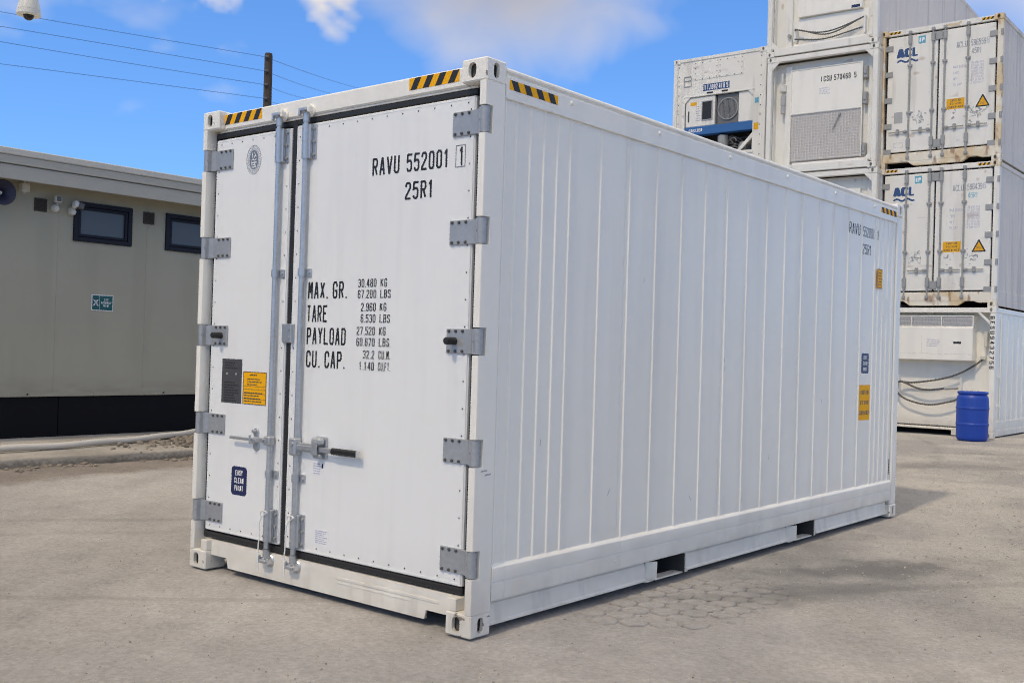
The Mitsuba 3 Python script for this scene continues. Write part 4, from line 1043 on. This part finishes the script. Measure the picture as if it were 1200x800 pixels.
    for dk, yc, zc, n in ((d1, 1.60, 1.02, 42), (d2, 0.95, 0.98, 9), (d2, 0.50, 1.00, 60 if variant == 0 else 26)):
        sc = []
        for _ in range(n):
            u, v_ = r.normal(0, 0.075), r.normal(0, 0.07)
            s = 0.004 + 0.012 * r.random() ** 2
            t = r.random() * 3.1
            sc.append(LineString([(u, v_), (u + 0.05 * r.random() * math.cos(t), v_ + 0.05 * r.random() * math.sin(t))]).buffer(s, resolution=2))
        put('scuff', P(front(unary_union(sc), yc, zc, X - 0.0008, 0.0008)), 'worn_grey_steel', dk, kind='stuff')
    for y1, y0 in ((w - 0.185, w - 0.43), (0.42, 0.185)):
        pl_, br_ = hazard(y1 - y0, 0.05, 3)
        q = put('warning_strip', P(front(pl_, y1, h - 0.085, 0.0335, 0.0014)), 'old_amber_sticker', K)
        put('stripes', P(front(br_, y1, h - 0.085, 0.0325, 0.0008)), 'black_print', q)
    if variant == 0:
        put('rust_patch', P([front(Polygon([(0, 0), (0.10, 0.015), (0.22, 0.01), (0.32, 0.03), (0.31, 0.065), (0.25, 0.05), (0.12, 0.055), (0.01, 0.06)]), 1.13, h - 0.10, 0.0335, 0.0014), front(Polygon([(0.24, 0.05), (0.30, 0.05), (0.305, 0.09), (0.25, 0.088)]), 1.10, h - 0.11, 0.0335, 0.0014)]), 'rusty_cream_paint', K)
    return K


AX, AY, AYAW = 17.98, 2.286, 0.010
acl(Pose(AX, AY, 5.487, AYAW), 'topmost white container of the right stack, marked ACLU 596559 with rusty header', '5965598', 0, None)
acl(Pose(AX, AY, 2.591, AYAW), 'middle white container of the right stack, marked ACLU 596439', '5964396', 1, None)

# bottom of the right stack: a white plant container with an air unit and cables
P = Pose(AX, AY, 0, AYAW)
w, l, h = 2.438, 6.058, 2.591
K = thing('plant_container', 'clean white container at the bottom of the right stack, air unit on its end', 'container')
shell(K, P, w, l, h, 'white_paint', 'white_paint', 'white_paint', ribs=0.42, rib_h=0.012)
put('header', P([cb(0.02, 0.13, 0.173, w - 0.173, h - 0.112, h - 0.014, 0.006)]), 'white_paint', K)
put('front_wall', P([cb(0.34, 0.40, 0.112, w - 0.112, 0.12, h - 0.10, 0.004), bx(0.131, 0.34, 0.112, 0.130, 0.12, h - 0.12), bx(0.131, 0.34, w - 0.130, w - 0.112, 0.12, h - 0.12)]), 'white_paint', K)
put('door_sill', P([cb(0.02, 0.34, 0.80, w - 0.173, 0.118, 0.16, 0.006), cb(0.02, 0.34, 0.173, 0.80, 0.02, 0.16, 0.006)]), 'white_paint', K)
for s_ in (0, 1):
    ys = (0.110, 0.30) if s_ == 0 else (w - 0.110, w - 0.30)
    put('gusset', P(prism_x([(ys[0], h - 0.30), (ys[0], h - 0.36), (ys[1] + 0.05 * (1 - 2 * s_), h - 0.112), (ys[1], h - 0.112)], 0.03, 0.10)), 'white_paint', K)
u = put('air_unit', P([cb(0.02, 0.34, 0.43, 2.26, 1.512, 2.18, 0.012), cb(0.05, 0.34, 0.43, 2.26, 2.181, 2.20, 0.004), cb(0.05, 0.34, 0.43, 0.452, 2.2, 2.40, 0.004), cb(0.05, 0.34, 2.238, 2.26, 2.2, 2.40, 0.004), cb(0.05, 0.34, 0.43, 2.26, 2.401, 2.42, 0.004)]), 'white_paint', K)
for a_, b_ in ((0.452, 1.04), (1.06, 1.64), (1.66, 2.238)):
    g = put('grille', P(bx(0.075, 0.08, a_, b_, 2.2, 2.40)), 'grey_plate', u)
    put('slat', P([bx(0.062, 0.074, a_ + 0.004, b_ - 0.004, z, z + 0.006) for z in np.arange(2.21, 2.395, 0.0165)] + [bx(0.060, 0.0615, y, y + 0.004, 2.2, 2.4) for y in np.arange(a_ + 0.02, b_, 0.03)]), 'grille_wire', u, kind='stuff')
    if a_ > 0.5:
        put('mullion', P(cb(0.05, 0.07, a_ - 0.02, a_, 2.2, 2.4, 0.003)), 'white_paint', u)
put('seam', P([front(sbox(0, 0, 1.80, 0.004), 2.245, 1.640, 0.0192, 0.0006), front(sbox(0, 0, 0.004, 0.36), 1.42, 1.645, 0.0192, 0.0006)]), 'grey_plate', u)
put('print', P(front(text_lines(0, 0, 0.32, 0.17, 4, 0, seed=12), 1.32, 1.78, 0.0192, 0.0006)), 'faint_print', u)
put('display', P(front(sbox(0, 0, 0.15, 0.045), 0.80, 1.85, 0.0190, 0.001)), 'black_print', u)
put('junction_box', P([cb(0.18, 0.34, 0.20, 0.26, 1.80, 2.10, 0.008), cb(0.24, 0.34, 0.24, 0.34, 1.55, 1.62, 0.006)]), 'cream_plastic', K)
put('cable_hook', P([cb(0.20, 0.34, y, y + 0.022, z - 0.16, z + 0.16, 0.006) for y, z in ((1.92, 1.02), (0.68, 1.02))]), 'white_plastic', K)
let = [basis(extr(lettering(c, 0.085, 0.062, 0.15), 0.0012), (0.0028, 0.105, h - 0.185 - i * 0.098), (0, 0, -1), (0, -1, 0)) for i, c in enumerate('GESU9432756')]
put('lettering', P(let), 'black_print', K, label='black number GESU 9432756 running down the corner post')
put('door_frame', P([cb(0.40, 0.44, -0.004, 0.010, 0.30, 2.42, 0.004), cb(0.20, 0.36, -0.006, 0.012, 1.20, 1.24, 0.004), cb(0.20, 0.36, -0.006, 0.012, 0.62, 0.66, 0.004)]), 'white_paint', K)
Cc = lambda pts, r, n=50: P(tube(spline(pts, n), r, 8))
k = put('power_cable', Cc([(0.30, 0.30, 1.56), (0.22, 0.45, 1.42), (0.18, 0.9, 1.18), (0.18, 1.45, 1.06), (0.20, 1.80, 1.04), (0.16, 1.94, 1.03), (0.18, 1.97, 0.90), (0.17, 1.9, 0.78), (0.16, 1.6, 0.64), (0.15, 1.25, 0.60), (0.15, 0.95, 0.66), (0.18, 0.68, 0.80), (0.18, 0.66, 0.9)], 0.019), 'cable_grey', smooth=50, label='dark cable looped low over hooks on the white plant container', cat='cable')
k = put('power_cable', Cc([(0.17, 1.96, 0.86), (0.14, 1.97, 0.96), (0.12, 1.90, 1.05), (0.13, 1.75, 1.02), (0.14, 1.5, 0.92), (0.14, 1.25, 0.905), (0.14, 1.02, 0.94), (0.14, 0.78, 0.96)], 0.021), 'cable_grey', smooth=50, label='short grey cable with a plug hung between hooks above the drum', cat='cable')
put('plug', P(cyl((0.14, 0.98, 0.945), (0.14, 0.72, 0.965), 0.034, 12)), 'grey_plate', k, smooth=40)

# blue drum
k = thing('plastic_drum', 'bright blue plastic drum standing at the corner of the white plant container', 'drum')
DX, DY = 16.98, 2.40
R = 0.280
prof_ = [[0, 0.0], [R - 0.055, 0.0], [R - 0.035, 0.006], [R - 0.018, 0.022], [R - 0.006, 0.050], [R, 0.085], [R + 0.004, 0.285], [R + 0.013, 0.300], [R + 0.013, 0.325], [R + 0.004, 0.340], [R + 0.005, 0.590], [R + 0.014, 0.605], [R + 0.014, 0.630], [R + 0.005, 0.645],
         [R, 0.790], [R - 0.008, 0.830], [R - 0.030, 0.862], [R - 0.036, 0.872], [R - 0.014, 0.884], [R - 0.006, 0.900], [R - 0.010, 0.922], [R - 0.028, 0.932], [R - 0.046, 0.925], [R - 0.052, 0.900], [0, 0.905]]
gzd = float(gz(DX, DY))
put('body', lathe(prof_, (DX, DY, gzd), n=48), 'drum_blue', k, smooth=30)
put('bung', [cyl((DX + 0.1, DY + 0.1, gzd + 0.90), (DX + 0.1, DY + 0.1, gzd + 0.918), 0.035, 16), cyl((DX - 0.1, DY - 0.1, gzd + 0.90), (DX - 0.1, DY - 0.1, gzd + 0.918), 0.03, 16)], 'black_grip', k, smooth=30)


# second stack: open-ended white frames with a recessed end wall
def plant_end(key, P, h, panel_top, split, text, mesh=True, sub=True):
    w = 2.438
    put('header', P(cb(0.012, 0.13, 0.173, w - 0.173, h - 0.116, h - 0.008, 0.006)), 'worn_white_paint', key)
    put('door_sill', P([cb(0.012, 0.28, 0.173, w - 0.173, 0.02, 0.18, 0.006), cb(0.10, 0.16, 0.25, 1.85, 0.1805, 0.235, 0.006)]), 'worn_white_paint', key)
    for yy, s in ((0.112, 1), (w - 0.112, -1)):
        for zz, t in ((h - 0.116, -1), (0.18, 1)):
            put('gusset', P(prism_x([(yy, zz), (yy + s * 0.17, zz), (yy, zz + t * 0.17)], 0.016, 0.05)), 'worn_white_paint', key)
    put('end_wall', P([bx(0.281, 0.33, 0.112, w - 0.112, 0.181, h - 0.12), bx(0.131, 0.28, 0.112, 0.126, 0.181, h - 0.12), bx(0.131, 0.28, w - 0.126, w - 0.112, 0.181, h - 0.12), cb(0.20, 0.28, w - 0.50, w - 0.36, 0.181, h - 0.2, 0.006), cb(0.22, 0.28, 0.127, 0.26, 0.181, h - 0.12, 0.006)]), 'worn_white_paint', key)


IX, IY, IYAW = 17.595, 4.618, 0.051
def frame_container(P, label, h, l):
    K = thing('plant_container', label, 'container')
    shell(K, P, 2.438, l, h, 'grimy_side_paint', 'worn_white_paint', 'worn_white_paint', ribs=0.5, rib_h=0.006)
    plant_end(K, P, h, 0, 0, '')
    return K


P2 = Pose(IX, IY, 5.487, IYAW)
K = frame_container(P2, 'white frame-ended container marked ICSU 570468 in the middle stack', 2.591, 6.058)
d = put('end_panel', P2([cb(0.17, 0.28, 0.385, 1.93, 1.305, 2.27, 0.01), cb(0.16, 0.2, 0.365, 0.384, 0.27, 2.29, 0.004), cb(0.16, 0.2, 1.931, 1.95, 0.27, 2.29, 0.004), cb(0.16, 0.2, 0.365, 1.95, 2.2705, 2.29, 0.004)]), 'white_paint', K)
for t, y, wd in (('ICSU', 1.270, 0.235), ('570468', 0.985, 0.360), ('5', 0.555, 0.055)):
    put('lettering', P2(front(lettering(t, 0.125, wd, 0.15), y, 1.955, 0.1695, 0.0012)), 'black_print', d)
put('print', P2(front(text_lines(0, 0, 0.26, 0.16, 4, 0, seed=41), 1.30, 1.68, 0.169, 0.0008)), 'faint_print', d)
g = put('condenser_mesh', P2(bx(0.205, 0.28, 0.385, 1.93, 0.29, 1.3045)), 'mesh_back', K)
put('wire', P2([bx(0.188, 0.196, y, y + 0.010, 0.29, 1.304) for y in np.arange(0.40, 1.925, 0.0615)] + [bx(0.1965, 0.204, 0.385, 1.93, z, z + 0.010) for z in np.arange(0.31, 1.30, 0.0615)]), 'grille_wire', g, kind='stuff')
put('handle_bar', P2([tube([(0.17, 0.85, 1.22), (0.165, 0.99, 0.90)], 0.012, 8), cb(0.15, 0.19, 0.82, 0.87, 1.19, 1.25, 0.01)]), 'worn_grey_steel', g, smooth=30)
for z in (2.05, 1.50, 0.42):
    put('latch', P2([cb(0.13, 0.22, 0.25, 0.345, z - 0.13, z + 0.13, 0.012), cb(0.11, 0.13, 0.27, 0.33, z - 0.05, z + 0.08, 0.008)]), 'worn_grey_steel', K)
put('junction_box', P2([cb(0.15, 0.21, 2.05, 2.20, 1.84, 2.0, 0.012), cb(0.16, 0.2, 2.12, 2.17, 2.0, 2.25, 0.01)]), 'cream_plastic', K)
put('power_socket', P2([cb(0.14, 0.20, 2.06, 2.17, 1.52, 1.78, 0.02), cyl((0.17, 2.115, 1.52), (0.17, 2.115, 1.36), 0.05, 14)]), 'grey_plate', K, smooth=30)
P3 = Pose(IX + 0.03, IY - 0.03, 2.896, IYAW)
K = frame_container(P3, 'white frame-ended container below the one marked ICSU, mostly hidden', 2.591, 6.058)
d = put('end_panel', P3([cb(0.17, 0.28, 0.40, 1.93, 1.305, 2.20, 0.01)]), 'white_paint', K)
put('lettering', P3(front(lettering('74', 0.10, 0.11, 0.13), 0.86, 2.03, 0.168, 0.0012)), 'black_print', d)
put('junction_box', P3(cb(0.15, 0.22, 0.24, 0.36, 1.86, 1.98, 0.01)), 'cream_plastic', K)
P4 = Pose(IX - 0.02, IY + 0.02, 8.078, IYAW)
K = frame_container(P4, 'long white container at the top of the middle stack, cut by the frame edge', 2.896, 12.192)
put('end_panel', P4([cb(0.17, 0.28, 0.385, 1.80, 0.84, 2.72, 0.01)]), 'white_paint', K)
put('lower_panel', P4([cb(0.24, 0.28, 0.27, 1.80, 0.24, 0.83, 0.004)]), 'white_paint', K)
put('cable_hook', P4([cb(0.12, 0.28, 1.82, 1.87, 0.30, 0.62, 0.006), cb(0.12, 0.28, 0.30, 0.34, 0.28, 0.66, 0.006)]), 'white_plastic', K)
put('nameplate', P4(front(sbox(0, 0, 0.18, 0.06), 0.62, 0.86, 0.168, 0.0012)), 'navy_sticker', K)
put('power_socket', P4(cyl((0.20, 1.98, 0.46), (0.14, 1.98, 0.46), 0.04, 12)), 'worn_grey_steel', K, smooth=30)
for nm, pts in (('uppermost dark cable slung across the top container of the middle stack', [(0.12, 0.34, 0.62), (0.11, 0.7, 0.50), (0.10, 1.2, 0.42), (0.11, 1.6, 0.50), (0.12, 1.84, 0.58)]),
                ('middle dark cable crossing the others on the top container of the middle stack', [(0.10, 0.36, 0.60), (0.09, 0.75, 0.44), (0.08, 1.15, 0.36), (0.09, 1.5, 0.46), (0.10, 1.84, 0.56)]),
                ('lowest dark cable slung across the top container of the middle stack', [(0.12, 0.36, 0.40), (0.11, 0.8, 0.32), (0.10, 1.2, 0.27), (0.11, 1.5, 0.30), (0.12, 1.84, 0.36)])):
    put('power_cable', P4(tube(spline(pts, 30), 0.016, 8)), 'cable_grey', smooth=50, label=nm, cat='cable')

P5 = Pose(IX, IY, 0.0, IYAW)


def plain(P, label, h):
    K = thing('shipping_container', label, 'container')
    shell(K, P, 2.438, 6.058, h, 'grimy_side_paint', 'worn_white_paint', 'worn_white_paint', ribs=0.5)
    put('end_wall', P([cb(0.04, 0.09, 0.112, 2.326, 0.119, h - 0.119, 0.005)]), 'worn_white_paint', K)


plain(P5, 'plain pale container at the foot of the middle stack, hidden behind the front container', 2.896)

# third stack: the refrigeration machine end of a container
RX, RY, RYAW = 18.476, 7.562, 0.035
plain(Pose(RX, RY, 0, RYAW), 'plain pale container at the foot of the left stack, hidden behind the front container', 2.896)
plain(Pose(RX, RY, 2.896, RYAW), 'plain pale container in the middle of the left stack, hidden behind the front container', 2.896)
P6 = Pose(RX, RY, 5.792, RYAW)
h = 2.896
K = thing('reefer_container', 'grey-white container showing its cooling machinery, left of the stacks', 'container')
shell(K, P6, 2.438, 6.058, h, 'grimy_side_paint', 'worn_white_paint', 'worn_white_paint', ribs=0.5)
hole = bx(-0.1, 0.2, 0.33, 2.12, 0.45, 1.93)
face = cut(cb(0.03, 0.08, 0.112, 2.326, 0.12, h - 0.03, 0.004), hole)
put('machinery_face', P6(face), 'worn_white_paint', K)
put('header', P6(cb(0.010, 0.029, 0.173, 2.265, h - 0.085, h - 0.012, 0.004)), 'worn_white_paint', K)
for y0, y1 in ((0.60, 1.225), (1.245, 1.875)):
    a_ = put('access_panel', P6(cb(0.018, 0.0295, y0, y1, 2.335, 2.77, 0.004)), 'worn_white_paint', K)
    put('bolts', P6([cyl((0.018, y, z), (0.010, y, z), 0.012, 6) for y in np.linspace(y0 + 0.03, y1 - 0.03, 4) for z in (2.36, 2.745)] + [cyl((0.018, y, z), (0.010, y, z), 0.012, 6) for y in (y0 + 0.03, y1 - 0.03) for z in (2.49, 2.62)]), 'dark_rivet', a_, kind='stuff')
put('bolts', P6([cyl((0.03, y, z), (0.020, y, z), 0.013, 6) for y in (0.145, 2.29) for z in np.linspace(0.4, 2.7, 11)]), 'dark_rivet', K, kind='stuff')
puts('frame_trim', [P6(m) for m in (cb(0.014, 0.0295, 0.30, 2.14, 1.931, 1.962, 0.004), prism_x([(2.12, 1.93), (2.12, 1.78), (1.97, 1.93)], 0.02, 0.0295), prism_x([(0.33, 1.93), (0.33, 1.80), (0.46, 1.93)], 0.02, 0.0295), prism_x([(0.33, 0.80), (0.33, 0.92), (0.72, 0.52), (0.62, 0.52)], 0.02, 0.07), cb(0.01, 0.0295, 0.30, 0.80, 0.45, 0.52, 0.004))], 'worn_white_paint', K)
q = put('number_panel', P6(front(sbox(0, 0, 0.70, 0.165), 1.640, 2.045, 0.0288, 0.001)), 'blue_print', K)
puts('lettering', [P6(front(lettering(t, 0.125, wd, 0.15), y, 2.065, 0.0278, 0.0008)) for t, wd, y in (('TITJ', 0.185, 1.625), ('882', 0.160, 1.410), ('418', 0.160, 1.220), ('5', 0.050, 1.025))], 'white_print', q)
puts('handle_recess', [P6(cb(0.016, 0.0295, y, y + 0.16, 1.975, 2.01, 0.004)) for y in (0.98, 1.37)], 'black_print', K)
put('steps', P6([cb(0.008, 0.0295, 1.97, 2.14, z, z + 0.014, 0.003) for z in (2.20, 2.34, 2.44)] + [cb(0.008, 0.0295, y, y + 0.014, 2.20, 2.44, 0.003) for y in (1.95, 2.14)]), 'grey_plate', K)
b_ = put('control_box', P6([cb(0.05, 0.25, 1.32, 2.10, 1.21, 1.92, 0.012)]), 'worn_white_paint', K)
put('display_window', P6([cb(0.042, 0.049, 1.395, 1.645, 1.36, 1.79, 0.01)]), 'black_print', b_)
put('display_frame', P6(front(sbox(-0.02, -0.02, 0.27, 0.45).difference(sbox(0, 0, 0.25, 0.43)), 1.645, 1.36, 0.040, 0.009)), 'grey_plate', b_)
put('sticker', P6(front(sbox(0, 0, 0.165, 0.085), 1.97, 1.725, 0.048, 0.001)), 'old_amber_sticker', b_)
put('print', P6(front(text_lines(0, 0, 0.12, 0.4, 7, 0, seed=51), 1.82, 1.33, 0.049, 0.0008)), 'faint_print', b_)
put('door_catch', P6(cb(0.035, 0.049, 2.0, 2.03, 1.34, 1.60, 0.004)), 'dark_plate', b_)
fb = put('fan_housing', P6([cb(0.09, 0.26, 0.72, 1.27, 1.21, 1.92, 0.01)]), 'fan_grey', K)
ring = P6(basis(extr(Point(0, 0).buffer(0.265).difference(Point(0, 0).buffer(0.245)), 0.03), (0.055, 0.985, 1.565), (0, 1, 0), (0, 0, 1)))
put('fan_guard', [ring] + [P6(bx(0.058, 0.064, 0.985 + y, 0.985 + y + 0.008, 1.565 - math.sqrt(0.25 ** 2 - y * y), 1.565 + math.sqrt(0.25 ** 2 - y * y))) for y in np.linspace(-0.225, 0.217, 15)], 'worn_grey_steel', fb)
put('fan_hub', P6(cyl((0.085, 0.985, 1.565), (0.068, 0.985, 1.565), 0.07, 20)), 'dark_plate', fb, smooth=30)
put('side_cover', P6([cb(0.06, 0.26, 0.335, 0.71, 1.21, 1.92, 0.01)]), 'worn_white_paint', K)
q = put('blue_band', P6([cb(0.035, 0.26, 0.335, 2.115, 1.00, 1.205, 0.01)]), 'unit_blue', K, label='blue band with pale maker lettering')
put('lettering', P6([front(lettering('FREEZER', 0.075, 0.36, 0.17, slant=10), 2.00, 1.075, 0.034, 0.001)]), 'white_print', q)
put('machinery_bay', P6([bx(0.60, 0.64, 0.335, 2.115, 0.30, 1.95), bx(0.10, 0.6, 0.335, 2.115, 0.30, 0.34)]), 'machine_dark', K)
put('receiver_tank', P6([lathe([[0, 0], [0.10, 0.0], [0.13, 0.03], [0.13, 0.52], [0.10, 0.55], [0, 0.56]], (0.20, 1.15, 0.42), n=24), bx(0.066, 0.0705, 1.11, 1.19, 0.70, 0.82)]), 'worn_grey_steel', K, smooth=35)
r = np.random.default_rng(77); pipes = []
for _ in range(16):
    y0, z0 = r.uniform(0.40, 1.0), r.uniform(0.40, 0.95)
    pts = [(r.uniform(0.12, 0.4), y0, z0), (r.uniform(0.12, 0.4), y0 + r.uniform(-0.15, 0.15), z0 + r.uniform(-0.1, 0.2)), (r.uniform(0.12, 0.4), y0 + r.uniform(-0.25, 0.25), z0 + r.uniform(-0.2, 0.1)), (0.45, y0, 0.5)]
    pipes.append(P6(tube(spline(pts, 16), r.uniform(0.010, 0.022), 7)))
put('pipework', pipes, 'fan_grey', K, smooth=50, kind='stuff')
put('compressor', P6([lathe([[0, 0], [0.15, 0.0], [0.18, 0.05], [0.18, 0.30], [0.12, 0.42], [0, 0.44]], (0.30, 0.62, 0.345), n=24), lathe([[0, 0], [0.09, 0.0], [0.09, 0.42], [0, 0.43]], (0.32, 1.66, 0.36), (0, -0.3, 1), n=20), cb(0.14, 0.4, 1.5, 2.0, 0.345, 0.60, 0.02)]), 'worn_grey_steel', K, smooth=35)
put('sticker', P6(front(sbox(0, 0, 0.10, 0.13), 0.285, 1.60, 0.0288, 0.001)), 'teal_print', K)
put('sticker', P6(front(sbox(0, 0, 0.12, 0.16), 0.30, 0.98, 0.0288, 0.001)), 'old_amber_sticker', K)

# ------------------------------------------------------------------ utility pole and its wires
k = thing('utility_pole', 'dark weathered wooden utility pole rising behind the front container', 'pole')
put('shaft', lathe([[0, -0.3], [0.150, -0.3], [0.132, 5.0], [0.112, 9.63], [0.098, 9.69], [0, 9.70]], (14.62, 21.03, 0.0), (-0.002, 0.004, 1), n=20), 'weathered_wood', k, smooth=40)
hp = [(14.55, 20.93, z) for z in (9.55, 9.15, 8.76, 8.37)]
put('insulator', [P_ for (x, y, z) in hp for P_ in (cyl((x - 0.03, y + 0.02, z), (x - 0.10, y + 0.10, z), 0.045, 10), cyl((x - 0.07, y + 0.07, z - 0.05), (x - 0.07, y + 0.07, z + 0.05), 0.03, 10))], 'dark_plate', k, smooth=35)
lf = [(7.879, 22.931, 9.421), (7.889, 22.925, 9.063), (7.898, 22.918, 8.684), (7.912, 22.908, 8.136)]
mid = [(11.039, 22.234, 9.538), (11.048, 22.228, 9.163), (11.059, 22.22, 8.755), (11.07, 22.212, 8.301)]
rt = [(22.855, 26.734, 11.258), (22.264, 27.456, 11.003), (21.673, 28.179, 10.78), (21.144, 28.826, 10.528)]
names = ('topmost', 'second from top', 'third from top', 'lowest')


for i in range(4):
    a_ = np.array(hp[i]) + (-0.07, 0.07, 0)
    # left span: passes through the sighted points, sagging a little, on beyond the frame
    L0, M0 = np.array(lf[i]), np.array(mid[i])
    t = np.linspace(0, 1, 40)[:, None]
    def quad(s):
        return a_ * (1 - s) * (1 - 2 * s) + M0 * 4 * s * (1 - s) + L0 * s * (2 * s - 1)
    left = np.vstack([quad(s) for s in np.linspace(0, 2.2, 60)])
    put('overhead_wire', tube(left, 0.0055, 6), 'wire_black', smooth=60, label=f'{names[i]} of the four thin wires left of the utility pole', cat='wire', group=None)
for i in range(4):
    a_ = np.array(hp[i]) + (0.02, 0.12, 0)
    d_ = np.array(rt[i]) - a_
    pts = [a_ + d_ * s * 1.5 + np.array([0, 0, 0.35 * s * (s - 0.67)]) for s in np.linspace(0, 1, 24)]
    put('overhead_wire', tube(pts, 0.0055, 6), 'wire_black', smooth=60, label=f'{names[i]} of the four thin wires right of the utility pole', cat='wire')
